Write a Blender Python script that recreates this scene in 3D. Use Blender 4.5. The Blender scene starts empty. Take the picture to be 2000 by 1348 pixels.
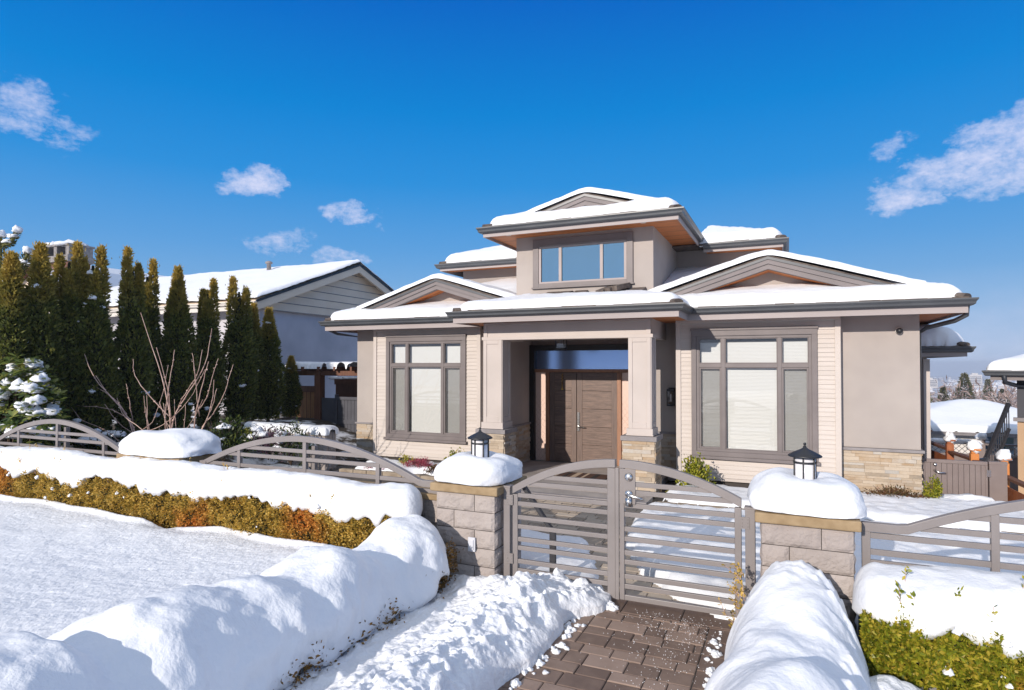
import bpy, bmesh, math, random
import numpy as np
from mathutils import Vector, Matrix
R = math.radians
random.seed(7)
rng = np.random.default_rng(11)
C = bpy.context.scene.collection
S = bpy.context.scene

# ------------------------------------------------------------------ camera, sky, sun, exposure
cam_d = bpy.data.cameras.new('camera'); cam = bpy.data.objects.new('camera', cam_d); C.objects.link(cam)
S.camera = cam
cam_d.sensor_width = 36; cam_d.lens = 36 * 1200 / 2000.0
cam_d.clip_start = 0.05; cam_d.clip_end = 9000
cam_d.shift_y = (38 - 1200 * math.tan(R(1.0))) / 2000.0
cam.location = (0, 0, 2.2)
cam.rotation_euler = (R(91.0), 0, R(24.2))
SUN_DIR = Vector((0.21, 1.0, -0.355)).normalized()      # the way the light travels
SUN_EL = math.asin(-SUN_DIR.z)
SUN_ROT = math.atan2(-SUN_DIR.x, -SUN_DIR.y)
sun_d = bpy.data.lights.new('sun', 'SUN'); sun = bpy.data.objects.new('sun', sun_d); C.objects.link(sun)
sun_d.energy = 3.9; sun_d.angle = R(0.5); sun_d.color = (1.0, 0.91, 0.82)
sun.rotation_euler = SUN_DIR.to_track_quat('-Z', 'Y').to_euler(); sun.location = (0, -5, 20)
S.view_settings.view_transform = 'Standard'; S.view_settings.look = 'None'
S.view_settings.gamma = 1; S.view_settings.exposure = 0.25
S.cycles.max_bounces = 6; S.cycles.diffuse_bounces = 3; S.cycles.glossy_bounces = 3
S.cycles.transparent_max_bounces = 12; S.cycles.caustics_reflective = False; S.cycles.caustics_refractive = False

class NT:
    """small wrapper round a node tree"""
    def __init__(s, nt): s.nt = nt
    def n(s, t, **k):
        nd = s.nt.nodes.new(t)
        for a, b in k.items():
            if a.startswith('i_'):
                key = a[2:].replace('_', ' ')
                nd.inputs[key].default_value = b
            else: setattr(nd, a, b)
        return nd
    def l(s, a, b): s.nt.links.new(a, b)
    def math(s, op, a, b=None, clamp=False):
        nd = s.nt.nodes.new('ShaderNodeMath'); nd.operation = op; nd.use_clamp = clamp
        for i, v in enumerate((a, b)):
            if v is None: continue
            if isinstance(v, (int, float)): nd.inputs[i].default_value = v
            else: s.l(v, nd.inputs[i])
        return nd.outputs[0]
    def mix(s, fac, a, b):
        nd = s.nt.nodes.new('ShaderNodeMix'); nd.data_type = 'RGBA'
        for soc, v in ((nd.inputs[0], fac), (nd.inputs[6], a), (nd.inputs[7], b)):
            if isinstance(v, (int, float)): soc.default_value = v
            elif isinstance(v, (tuple, list)): soc.default_value = (*v[:3], 1)
            else: s.l(v, soc)
        return nd.outputs[2]
    def ramp(s, fac, stops):
        nd = s.nt.nodes.new('ShaderNodeValToRGB'); cr = nd.color_ramp
        while len(cr.elements) < len(stops): cr.elements.new(0.5)
        for e, (p, c) in zip(cr.elements, stops):
            e.position = p; e.color = (*c, 1) if len(c) == 3 else c
        s.l(fac, nd.inputs[0]); return nd.outputs[0]
    def noise(s, vec, scale, detail=4, rough=.55):
        nd = s.nt.nodes.new('ShaderNodeTexNoise'); nd.inputs['Scale'].default_value = scale
        nd.inputs['Detail'].default_value = detail; nd.inputs['Roughness'].default_value = rough
        if vec is not None: s.l(vec, nd.inputs['Vector'])
        return nd.outputs[0]

# world: Nishita sky, its colour deepened to a clear winter blue, with thin clouds laid out by direction
W = bpy.data.worlds.new('World'); S.world = W; W.use_nodes = True
w = NT(W.node_tree); W.node_tree.nodes.clear()
sky = w.n('ShaderNodeTexSky', sky_type='NISHITA', sun_disc=False, sun_elevation=SUN_EL, sun_rotation=SUN_ROT,
          altitude=100, air_density=1.0, dust_density=0.5, ozone_density=2.0)
tc = w.n('ShaderNodeTexCoord'); sep = w.n('ShaderNodeSeparateXYZ'); w.l(tc.outputs['Generated'], sep.inputs[0])
az = w.math('MULTIPLY', w.math('ARCTAN2', sep.outputs[0], sep.outputs[1]), 57.2958)
el = w.math('MULTIPLY', w.math('ARCSINE', sep.outputs[2]), 57.2958)
# sky gradient by elevation, whitened overhead as added fill, blended with the Nishita sky
grad = w.ramp(w.math('DIVIDE', el, 60.0, True), [(0.0, (.34, .50, .74)), (.09, (.22, .44, .75)), (.17, (.11, .36, .75)), (.27, (.022, .285, .735)), (.37, (.0, .235, .69)), (.52, (.0, .135, .59)), (.60, (.02, .15, .58)), (.76, (.34, .46, .70)), (1.0, (.92, .94, .98))])
gsc = w.n('ShaderNodeVectorMath', operation='SCALE'); w.l(grad, gsc.inputs[0]); gsc.inputs['Scale'].default_value = 8.3
# the half of the sky round the sun is paler and brighter than the half the camera sees
sdot = w.math('ADD', w.math('MULTIPLY', sep.outputs[0], float(-SUN_DIR.x)), w.math('ADD', w.math('MULTIPLY', sep.outputs[1], float(-SUN_DIR.y)), w.math('MULTIPLY', sep.outputs[2], float(-SUN_DIR.z))))
glow = w.math('MULTIPLY', w.math('ADD', sdot, -.08), 1.1, True)
skyc = w.mix(0.02, gsc.outputs[0], sky.outputs[0])
comb = w.n('ShaderNodeCombineXYZ'); w.l(az, comb.inputs[0]); w.l(w.math('MULTIPLY', el, 1.5), comb.inputs[1])
cl_n = w.noise(comb.outputs[0], 0.42, 7, .58)
cl_f = w.noise(comb.outputs[0], 1.9, 8, .65)
wn_ = w.n('ShaderNodeTexNoise'); wn_.inputs['Scale'].default_value = .30; wn_.inputs['Detail'].default_value = 5; wn_.inputs['Roughness'].default_value = .6; w.l(comb.outputs[0], wn_.inputs['Vector'])
wsp = w.n('ShaderNodeSeparateColor'); w.l(wn_.outputs['Color'], wsp.inputs[0])
azw = w.math('ADD', az, w.math('MULTIPLY', w.math('SUBTRACT', wsp.outputs[0], .5), 8.5)); elw = w.math('ADD', el, w.math('MULTIPLY', w.math('SUBTRACT', wsp.outputs[1], .5), 4.2))
cover = None
for (a0, e0, sa, se, k) in [(15.9, 16.2, 4.4, 2.5, 1.0), (11.8, 14.5, 4.4, 1.9, 1.0), (8.3, 13.3, 3.2, 1.4, 1.0), (15.0, 13.4, 4.2, 1.5, .9),
                            (7.2, 16.6, 2.4, 1.1, .5), (-46.6, 15.2, 3.4, 1.5, .95), (-39.0, 13.2, 2.8, 1.1, .8),
                            (-45.2, 10.4, 3.4, 1.3, .6), (-39.6, 9.6, 2.4, .9, .55), (-63.6, 18.6, 3.4, 1.5, .6), (-63.8, 17.0, 2.2, 1.0, .6), (-60.5, 17.2, 3.5, 1.4, .42)]:
    dx = w.math('DIVIDE', w.math('SUBTRACT', azw, a0), sa); dy = w.math('DIVIDE', w.math('SUBTRACT', elw, e0), se)
    q = w.math('SUBTRACT', 1.0, w.math('ADD', w.math('MULTIPLY', dx, dx), w.math('MULTIPLY', dy, dy)))
    q = w.math('MULTIPLY', w.math('MAXIMUM', q, 0.0), k)
    cover = q if cover is None else w.math('MAXIMUM', cover, q)
dens = w.math('ADD', w.math('MULTIPLY', cover, 0.9), w.math('ADD', w.math('MULTIPLY', w.math('SUBTRACT', cl_n, .5), 1.7), w.math('MULTIPLY', w.math('SUBTRACT', cl_f, .5), 1.15)))
dens = w.math('MULTIPLY', w.math('SUBTRACT', dens, 0.08), .95, True)
dens = w.math('MULTIPLY', dens, w.math('MULTIPLY', cover, 3.0, True))
dens = w.math('MULTIPLY', dens, 0.70)
# soft pale band of far cloud low over the horizon
band = w.math('MULTIPLY', w.math('SUBTRACT', 7.5, el), 0.13, True)
band = w.math('MULTIPLY', band, w.math('MULTIPLY', w.math('ADD', cl_n, .1), 1.1, True))
dens = w.math('MAXIMUM', dens, w.math('MULTIPLY', band, 0.45))
skyg = w.mix(glow, skyc, (4.0, 4.9, 6.4))
col = w.mix(dens, skyg, (7.4, 7.2, 8.6))
bg = w.n('ShaderNodeBackground'); bg.inputs['Strength'].default_value = 0.10
w.l(col, bg.inputs['Color'])
out = w.n('ShaderNodeOutputWorld'); w.l(bg.outputs[0], out.inputs[0])

# ------------------------------------------------------------------ numpy noise
_perm = np.random.default_rng(5).permutation(256); _perm = np.concatenate([_perm, _perm, _perm])
_grad = np.random.default_rng(6).normal(size=(256, 3)); _grad /= np.linalg.norm(_grad, axis=1)[:, None]
def perlin(x, y, z=0.0):
    x = np.asarray(x, float); y = np.asarray(y, float); z = np.asarray(z, float) + np.zeros_like(x)
    xi = np.floor(x).astype(int); yi = np.floor(y).astype(int); zi = np.floor(z).astype(int)
    xf, yf, zf = x - xi, y - yi, z - zi
    u, v, ww = [t * t * t * (t * (t * 6 - 15) + 10) for t in (xf, yf, zf)]
    def g(i, j, k):
        h = _perm[(_perm[(_perm[(xi + i) & 255] + yi + j) & 255] + zi + k) & 255]
        gr = _grad[h]
        return gr[..., 0] * (xf - i) + gr[..., 1] * (yf - j) + gr[..., 2] * (zf - k)
    L = lambda a, b, t: a + (b - a) * t
    return L(L(L(g(0,0,0), g(1,0,0), u), L(g(0,1,0), g(1,1,0), u), v), L(L(g(0,0,1), g(1,0,1), u), L(g(0,1,1), g(1,1,1), u), v), ww) * 1.6
def fbm(x, y, z=0.0, oct=4, lac=2.1, gain=.5):
    s = 0; a = 1.0; f = 1.0
    for i in range(oct):
        s = s + a * perlin(np.asarray(x) * f + 17.3 * i, np.asarray(y) * f + 3.1 * i, np.asarray(z) * f); a *= gain; f *= lac
    return s
def sstep(a, b, x):
    t = np.clip((np.asarray(x, float) - a) / (b - a), 0, 1); return t * t * (3 - 2 * t)

# ------------------------------------------------------------------ materials
def new_mat(name):
    m = bpy.data.materials.new(name); m.use_nodes = True
    t = NT(m.node_tree); b = m.node_tree.nodes['Principled BSDF']
    return m, t, b
def mat(name, col, rough=.6, col2=None, ns=4, nd=4, lo=.35, hi=.65, bs=None, bstr=.3, bd=.01, spec=.4, metal=0, stretch=None, attr=False, coat=0, bdet=4):
    m, t, b = new_mat(name)
    b.inputs['Roughness'].default_value = rough; b.inputs['Metallic'].default_value = metal
    b.inputs['Specular IOR Level'].default_value = spec; b.inputs['Base Color'].default_value = (*col, 1)
    if coat: b.inputs['Coat Weight'].default_value = coat
    co = t.n('ShaderNodeTexCoord').outputs['Object']
    vec = co
    if stretch:
        mp = t.n('ShaderNodeMapping'); mp.inputs['Scale'].default_value = stretch; t.l(co, mp.inputs[0]); vec = mp.outputs[0]
    if col2 is not None:
        f = t.noise(vec, ns, nd)
        if attr:
            at = t.n('ShaderNodeAttribute', attribute_name='rnd').outputs['Fac']
            f = t.math('ADD', t.math('MULTIPLY', at, .75), t.math('MULTIPLY', f, .25)); lo_, hi_ = 0.0, 1.0
        else: lo_, hi_ = lo, hi
        cols = [col, col2] if not isinstance(col2[0], (tuple, list)) else [col, *col2]
        st = [(lo_ + (hi_ - lo_) * i / (len(cols) - 1), c) for i, c in enumerate(cols)]
        t.l(t.ramp(f, st), b.inputs['Base Color'])
    if bs:
        bu = t.n('ShaderNodeBump'); bu.inputs['Strength'].default_value = bstr; bu.inputs['Distance'].default_value = bd
        t.l(t.noise(vec, bs, bdet), bu.inputs['Height']); t.l(bu.outputs[0], b.inputs['Normal'])
    return m

def snow_mat(name, grain=40, gs=.35, gd=.012, stretch=(1, 1, 1), tint=(.775, .79, .82)):
    m, t, b = new_mat(name)
    b.inputs['Base Color'].default_value = (*tint, 1); b.inputs['Roughness'].default_value = .55
    b.inputs['Specular IOR Level'].default_value = .25
    co = t.n('ShaderNodeTexCoord').outputs['Object']
    mp = t.n('ShaderNodeMapping'); mp.inputs['Scale'].default_value = stretch; t.l(co, mp.inputs[0])
    h = t.math('ADD', t.noise(mp.outputs[0], grain, 5, .6), t.math('MULTIPLY', t.noise(mp.outputs[0], grain * .22, 3), 1.6))
    bu = t.n('ShaderNodeBump'); bu.inputs['Strength'].default_value = gs; bu.inputs['Distance'].default_value = gd
    t.l(h, bu.inputs['Height']); t.l(bu.outputs[0], b.inputs['Normal'])
    return m

def leaf_mat(name, stops, ns=6, rough=.5, zfade=None, zcol=None, transl=.25, patch=None, spec=.35):
    """foliage: colour by per-leaf value and noise, optional tips by height, bronzed and painted sunlit gold, optional orange patches"""
    m, t, b = new_mat(name)
    co = t.n('ShaderNodeTexCoord').outputs['Object']
    at = t.n('ShaderNodeAttribute', attribute_name='rnd').outputs['Fac']
    f = t.math('ADD', t.math('MULTIPLY', at, .6), t.math('MULTIPLY', t.noise(co, ns, 3), .4))
    n = len(stops); c = t.ramp(f, [(.15 + .7 * i / (n - 1), s) for i, s in enumerate(stops)])
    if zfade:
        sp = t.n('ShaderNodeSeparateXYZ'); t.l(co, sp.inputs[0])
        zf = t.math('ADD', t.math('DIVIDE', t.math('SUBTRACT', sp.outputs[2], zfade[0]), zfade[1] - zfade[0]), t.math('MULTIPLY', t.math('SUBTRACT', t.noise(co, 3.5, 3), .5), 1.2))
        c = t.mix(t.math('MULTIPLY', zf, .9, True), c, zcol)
    if patch:
        pn = t.math('MULTIPLY', t.math('SUBTRACT', t.noise(co, patch[1], 4), patch[2]), 6.0, True)
        c = t.mix(t.math('MULTIPLY', pn, t.math('ADD', t.math('MULTIPLY', at, .6), .4)), c, patch[0])
    t.l(c, b.inputs['Base Color']); b.inputs['Roughness'].default_value = rough; b.inputs['Specular IOR Level'].default_value = spec
    tr = t.n('ShaderNodeBsdfTranslucent'); t.l(c, tr.inputs[0])
    mx = t.n('ShaderNodeMixShader'); mx.inputs[0].default_value = transl
    t.l(b.outputs[0], mx.inputs[1]); t.l(tr.outputs[0], mx.inputs[2])
    t.l(mx.outputs[0], m.node_tree.nodes['Material Output'].inputs[0])
    return m

def glass_mat(name, base_refl=0.02, tint=(.985, .985, .98), rough=.02, gcol=(.95, .97, 1)):
    m, t, b = new_mat(name)
    m.node_tree.nodes.remove(b)
    tr = t.n('ShaderNodeBsdfTransparent'); tr.inputs[0].default_value = (*tint, 1)
    gl = t.n('ShaderNodeBsdfGlossy'); gl.inputs['Roughness'].default_value = rough; gl.inputs['Color'].default_value = (*gcol, 1)
    fr = t.n('ShaderNodeFresnel'); fr.inputs[0].default_value = 1.5
    f = t.math('ADD', fr.outputs[0], base_refl, True)
    mx = t.n('ShaderNodeMixShader'); t.l(f, mx.inputs[0]); t.l(tr.outputs[0], mx.inputs[1]); t.l(gl.outputs[0], mx.inputs[2])
    t.l(mx.outputs[0], m.node_tree.nodes['Material Output'].inputs[0])
    return m

MT = {}
MT['snow'] = snow_mat('snow', 34, .4, .014)
MT['snow_lawn'] = snow_mat('snow_lawn', 34, .6, .028, (1, .62, 1))
MT['snow_chunky'] = snow_mat('snow_chunky', 26, .6, .03)
MT['stucco'] = mat('stucco', (.345, .305, .28), .85, (.40, .355, .325), 1.1, 5, bs=90, bstr=.25, bd=.004)
MT['stucco_trim'] = mat('stucco_trim', (.29, .262, .248), .8, bs=60, bstr=.15, bd=.003)
MT['siding'] = mat('siding', (.50, .445, .40), .7, (.56, .50, .455), 2.2, 5, stretch=(.4, 1, 9), bs=14, bstr=.12, bd=.004)
MT['siding_trim'] = mat('siding_trim', (.49, .435, .395), .6, (.53, .47, .425), 2, 3)
MT['frame'] = mat('frame', (.15, .128, .126), .5, (.175, .15, .147), 3, 3, spec=.4)
MT['gutter'] = mat('gutter', (.060, .064, .072), .38, (.075, .08, .088), 2, 3, spec=.5)
MT['fascia'] = mat('fascia', (.33, .285, .275), .6, (.37, .32, .31), 2, 3, stretch=(.3, 1, 1))
MT['fascia_dark'] = mat('fascia_dark', (.17, .147, .145), .6, (.20, .172, .17), 2, 3)
MT['tile'] = mat('tile', (.075, .06, .055), .85, (.15, .12, .10), 9, 4, bs=50, bstr=.5, bd=.01)
MT['blind'] = mat('blind', (.66, .655, .63), .7)
def blind_mat(name, c):
    m, t, b = new_mat(name)
    b.inputs['Base Color'].default_value = (*c, 1); b.inputs['Roughness'].default_value = .6
    co = t.n('ShaderNodeTexCoord').outputs['Object']
    wv = t.n('ShaderNodeTexWave', bands_direction='Z'); wv.inputs['Scale'].default_value = 13; wv.inputs['Distortion'].default_value = .15; t.l(co, wv.inputs[0])
    bu = t.n('ShaderNodeBump'); bu.inputs['Strength'].default_value = .35; bu.inputs['Distance'].default_value = .01
    t.l(wv.outputs[1], bu.inputs['Height']); t.l(bu.outputs[0], b.inputs['Normal'])
    return m
MT['blind'] = blind_mat('blind', (.72, .735, .73))
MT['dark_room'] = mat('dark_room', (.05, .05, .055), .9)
MT['pale_room'] = mat('pale_room', (.20, .22, .24), .9)
MT['glass'] = glass_mat('glass')
MT['glass_sky'] = glass_mat('glass_sky', .46, (.6, .75, .9), .02, (.60, .88, 1.02))
MT['glass_transom'] = glass_mat('glass_transom', .42, (.5, .65, .85), .16, (.42, .60, .92))
def screen_mat():
    m, t, b = new_mat('insect_screen')
    b.inputs['Base Color'].default_value = (.12, .115, .11, 1); b.inputs['Roughness'].default_value = .9
    tr = t.n('ShaderNodeBsdfTransparent'); mx = t.n('ShaderNodeMixShader'); mx.inputs[0].default_value = .36
    t.l(tr.outputs[0], mx.inputs[1]); t.l(b.outputs[0], mx.inputs[2]); t.l(mx.outputs[0], m.node_tree.nodes['Material Output'].inputs[0])
    return m
MT['screen'] = screen_mat()
def wood(name, c1, c2, axis_stretch, ns=3, rough=.55, planks=None, gap=(.01, .006, .004)):
    m, t, b = new_mat(name); b.inputs['Roughness'].default_value = rough
    co = t.n('ShaderNodeTexCoord').outputs['Object']
    mp = t.n('ShaderNodeMapping'); mp.inputs['Scale'].default_value = axis_stretch; t.l(co, mp.inputs[0])
    n1 = t.noise(mp.outputs[0], ns, 7, .62)
    mp2 = t.n('ShaderNodeMapping'); mp2.inputs['Scale'].default_value = [v * 6 for v in axis_stretch]; t.l(co, mp2.inputs[0])
    n2 = t.noise(mp2.outputs[0], ns, 3)
    f = t.math('ADD', t.math('MULTIPLY', n1, .7), t.math('MULTIPLY', n2, .3))
    c = t.ramp(f, [(.36, c1), (.62, c2)])
    if planks:
        sp = t.n('ShaderNodeSeparateXYZ'); t.l(co, sp.inputs[0])
        v = t.math('MODULO', t.math('ADD', sp.outputs[planks[0]], 50.0), planks[1])
        g = t.math('LESS_THAN', v, planks[2])
        c = t.mix(g, c, gap)
    t.l(c, b.inputs['Base Color'])
    bu = t.n('ShaderNodeBump'); bu.inputs['Strength'].default_value = .25; bu.inputs['Distance'].default_value = .004
    t.l(f, bu.inputs['Height']); t.l(bu.outputs[0], b.inputs['Normal'])
    return m
MT['soffit'] = wood('soffit', (.42, .13, .035), (.60, .21, .065), (1.2, 12, 12), 2, .6, (1, .42, .02), (.10, .035, .015))
MT['door'] = wood('door', (.075, .048, .036), (.20, .13, .10), (1.2, 6, 14), 2.2, .5)
MT['door_stile'] = wood('door_stile', (.095, .062, .05), (.165, .11, .086), (14, 6, 1.2), 2.2, .5)
MT['door_frame'] = wood('door_frame', (.22, .10, .05), (.34, .165, .09), (10, 6, 1.2), 2, .5)
MT['door_dark'] = mat('door_dark', (.012, .010, .010), .5)
MT['cedar_fence'] = wood('cedar_fence', (.20, .085, .03), (.36, .17, .065), (14, 14, 1.0), 2, .75, (0, .14, .012))
MT['brown_wood'] = wood('brown_wood', (.095, .038, .02), (.16, .066, .035), (10, 10, 1.5), 2, .7)
MT['red_wood'] = wood('red_wood', (.21, .055, .015), (.34, .105, .03), (10, 10, 1.0), 2, .6)
MT['orange_wood'] = wood('orange_wood', (.46, .15, .03), (.62, .23, .055), (10, 10, 1.0), 2, .6)
MT['column'] = mat('column', (.46, .405, .37), .6, (.50, .44, .405), 2, 3)
MT['cap_gray'] = mat('cap_gray', (.22, .20, .20), .8, (.27, .25, .25), 6, 4, bs=40, bstr=.2, bd=.003)
MT['ledge'] = mat('ledge', (.17, .15, .13), .85, [(.40, .32, .235), (.50, .42, .33), (.36, .25, .15), (.46, .42, .37), (.30, .285, .27)], 9, 4, attr=True, bs=30, bstr=.7, bd=.012)
MT['block'] = mat('block', (.28, .24, .22), .9, [(.41, .36, .33), (.33, .285, .265), (.50, .45, .415)], 7, 5, attr=True, bs=26, bstr=.9, bd=.02, bdet=7)
MT['mortar'] = mat('mortar', (.06, .052, .048), .95)
MT['cap_tan'] = mat('cap_tan', (.25, .175, .095), .85, (.33, .24, .14), 8, 4, bs=35, bstr=.4, bd=.006)
MT['gate'] = mat('gate', (.198, .177, .171), .42, (.23, .206, .20), 2, 3, spec=.45, bs=120, bstr=.05, bd=.002)
MT['gate_dark'] = mat('gate_dark', (.03, .03, .036), .45)
MT['slate_gate'] = mat('slate_gate', (.062, .062, .074), .5, (.075, .075, .088), 3, 3)
MT['taupe_gate'] = mat('taupe_gate', (.185, .145, .135), .55, (.21, .168, .157), 3, 3)
MT['steel'] = mat('steel', (.72, .70, .68), .22, metal=1.0)
MT['brass'] = mat('brass', (.75, .55, .18), .3, metal=1.0)
MT['black'] = mat('black', (.014, .015, .019), .45, spec=.5)
MT['lantern_glass'] = mat('lantern_glass', (.74, .73, .76), .25, spec=.5)
MT['wet'] = None
MT['twig'] = mat('twig', (.42, .27, .225), .7, (.58, .42, .35), 7, 3)
MT['bark'] = mat('bark', (.07, .045, .03), .9, (.12, .085, .06), 12, 4, bs=40, bstr=.5, bd=.01)
MT['bark_green'] = mat('bark_green', (.10, .10, .025), .8, (.17, .155, .05), 12, 4, bs=60, bstr=.8, bd=.02)
MT['nbr_siding'] = mat('nbr_siding', (.74, .60, .45), .7, (.78, .64, .49), 1.5, 3)
MT['nbr_stucco'] = mat('nbr_stucco', (.40, .39, .42), .9, (.54, .52, .55), .8, 6, bs=50, bstr=.4, bd=.006)
MT['white_trim'] = mat('white_trim', (.62, .58, .53), .6)
MT['navy_edge'] = mat('navy_edge', (.022, .026, .036), .5)
MT['concrete'] = mat('concrete', (.16, .15, .15), .9, (.28, .26, .25), 8, 5, bs=40, bstr=.5, bd=.006)
MT['brick'] = mat('brick', (.13, .06, .045), .9, (.20, .10, .08), 12, 3)
MT['tan_stucco'] = mat('tan_stucco', (.40, .265, .16), .85, (.45, .30, .185), 2, 4)
MT['rail_black'] = mat('rail_black', (.025, .025, .03), .4)
MT['core'] = mat('core', (.022, .024, .009), 1.0)
MT['stone_edge'] = mat('stone_edge', (.24, .19, .14), .9, (.34, .28, .21), 6, 4, bs=30, bstr=.6, bd=.01)
MT['dry_soil'] = mat('dry_soil', (.045, .032, .024), 1.0, (.075, .055, .04), 9, 4, bs=40, bstr=.8, bd=.02)
MT['plate'] = mat('plate', (.55, .56, .60), .5)
MT['flagstone'] = mat('flagstone', (.30, .27, .25), .75, (.40, .36, .33), 3, 4, bs=20, bstr=.3, bd=.006)

# ------------------------------------------------------------------ mesh helpers
class MB:
    def __init__(s): s.v = []; s.f = []; s.r = []
    def add(s, vs, fs, r=None):
        o = len(s.v); s.v += [tuple(map(float, p)) for p in vs]; s.f += [tuple(i + o for i in f) for f in fs]
        s.r += [random.random() if r is None else r] * len(fs)
    def box(s, x0, y0, z0, x1, y1, z1, r=None):
        s.add([(x0,y0,z0),(x1,y0,z0),(x1,y1,z0),(x0,y1,z0),(x0,y0,z1),(x1,y0,z1),(x1,y1,z1),(x0,y1,z1)],
              [(0,3,2,1),(4,5,6,7),(0,1,5,4),(1,2,6,5),(2,3,7,6),(3,0,4,7)], r); return s
    def bar(s, a, b, wx, wz, up=(0,0,1), r=None):
        """rectangular bar from a to b, wx across, wz along 'up'"""
        a, b = Vector(a), Vector(b); d = (b - a).normalized(); u = Vector(up)
        sd = d.cross(u); sd = sd.normalized() if sd.length > 1e-6 else Vector((1,0,0)); u = sd.cross(d).normalized()
        vs = [p + sd * (i * wx / 2) + u * (j * wz / 2) for p in (a, b) for (i, j) in ((-1,-1),(1,-1),(1,1),(-1,1))]
        s.add(vs, [(0,3,2,1),(4,5,6,7),(0,1,5,4),(1,2,6,5),(2,3,7,6),(3,0,4,7)], r); return s
    def prism(s, poly, axis, a, b, r=None):
        """extrude a 2-D polygon along axis (0: poly is (y,z); 1: (x,z); 2: (x,y))"""
        n = len(poly)
        def P(p, t): return [(t, p[0], p[1]), (p[0], t, p[1]), (p[0], p[1], t)][axis]
        s.add([P(p, a) for p in poly] + [P(p, b) for p in poly],
              [tuple(range(n))[::-1], tuple(range(n, 2*n))] + [(i, (i+1) % n, n + (i+1) % n, n + i) for i in range(n)], r); return s
    def tube(s, pts, rad, n=8, r=None, cap=True):
        pts = [Vector(p) for p in pts]; rad = rad if isinstance(rad, (list, tuple)) else [rad] * len(pts)
        vs = []; u = None
        for i, p in enumerate(pts):
            d = (pts[min(i+1, len(pts)-1)] - pts[max(i-1, 0)]).normalized()
            if u is None:
                u = d.orthogonal().normalized()
            else:
                u = (u - d * u.dot(d)); u = u.normalized() if u.length > 1e-6 else d.orthogonal().normalized()
            w_ = d.cross(u)
            for k in range(n):
                t = 2 * math.pi * k / n; vs.append(p + (u * math.cos(t) + w_ * math.sin(t)) * rad[i])
        fs = [(i*n + k, i*n + (k+1) % n, (i+1)*n + (k+1) % n, (i+1)*n + k) for i in range(len(pts)-1) for k in range(n)]
        if cap: fs += [tuple(range(n))[::-1], tuple(range((len(pts)-1)*n, len(pts)*n))]
        s.add(vs, fs, r); return s
    def lathe(s, prof, c=(0,0,0), n=20, r=None):
        vs = [(c[0] + q * math.cos(2*math.pi*k/n), c[1] + q * math.sin(2*math.pi*k/n), c[2] + z) for q, z in prof for k in range(n)]
        fs = [(i*n + k, i*n + (k+1) % n, (i+1)*n + (k+1) % n, (i+1)*n + k) for i in range(len(prof)-1) for k in range(n)]
        fs += [tuple(range(n))[::-1], tuple(range((len(prof)-1)*n, len(prof)*n))]
        s.add(vs, fs, r); return s
    def grid(s, P, r=None, closed=False):
        """P: array (m, n, 3)"""
        m_, n_ = P.shape[:2]
        s.add(P.reshape(-1, 3), [(i*n_ + j, i*n_ + (j+1) % n_, (i+1)*n_ + (j+1) % n_, (i+1)*n_ + j) for i in range(m_-1) for j in range(n_ if closed else n_-1)], r); return s
    def sweep(s, path, prof, closed=False, r=None):
        """mitred sweep of profile (out, z) along an xy path; outward is to the right of travel"""
        n = len(path); P = [Vector((p[0], p[1])) for p in path]; ring = []
        for i in range(n):
            a = P[i-1] if (i > 0 or closed) else None; b = P[(i+1) % n] if (i < n-1 or closed) else None
            d1 = (P[i] - a).normalized() if a is not None else None; d2 = (b - P[i]).normalized() if b is not None else None
            n1 = Vector((d1.y, -d1.x)) if d1 is not None else None; n2 = Vector((d2.y, -d2.x)) if d2 is not None else None
            if n1 is None: o = n2
            elif n2 is None: o = n1
            else:
                o = n1 + n2; o = o / max(o.dot(n1), .2)
            ring.append([(P[i].x + o.x * q, P[i].y + o.y * q, z) for q, z in prof])
        k = len(prof); vs = [p for rg in ring for p in rg]; fs = []
        for i in range(n if closed else n-1):
            j = (i+1) % n
            for t in range(k):
                fs.append((i*k + t, j*k + t, j*k + (t+1) % k, i*k + (t+1) % k))
        if not closed: fs += [tuple(range(k)), tuple(range((n-1)*k, n*k))[::-1]]
        s.add(vs, fs, r); return s

def setprops(o, label=None, cat=None, group=None, kind=None):
    if label: o['label'] = label
    if cat: o['category'] = cat
    if group: o['group'] = group
    if kind: o['kind'] = kind
    return o
def root_loc(o):
    while o.parent: o = o.parent
    return np.array(o.location)
def mesh_np(name, V, F, rnd=None, smooth=False):
    """V (n,3), F (m,k) int arrays"""
    me = bpy.data.meshes.new(name); V = np.asarray(V, np.float32); F = np.asarray(F, np.int32); k = F.shape[1]
    me.vertices.add(len(V)); me.vertices.foreach_set('co', V.ravel())
    me.loops.add(F.size); me.loops.foreach_set('vertex_index', F.ravel())
    me.polygons.add(len(F)); me.polygons.foreach_set('loop_start', np.arange(0, F.size, k, dtype=np.int32))
    if smooth: me.polygons.foreach_set('use_smooth', np.ones(len(F), bool))
    if rnd is not None:
        at = me.attributes.new('rnd', 'FLOAT', 'FACE'); at.data.foreach_set('value', np.asarray(rnd, np.float32))
    me.update(calc_edges=True); me.validate()
    return me
def link(name, me, m, parent=None, loc=(0,0,0), label=None, cat=None, group=None, kind=None):
    o = bpy.data.objects.new(name, me); C.objects.link(o)
    if m is not None: me.materials.append(m)
    if parent is not None: o.parent = parent
    else: o.location = loc
    return setprops(o, label, cat, group, kind)
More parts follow.
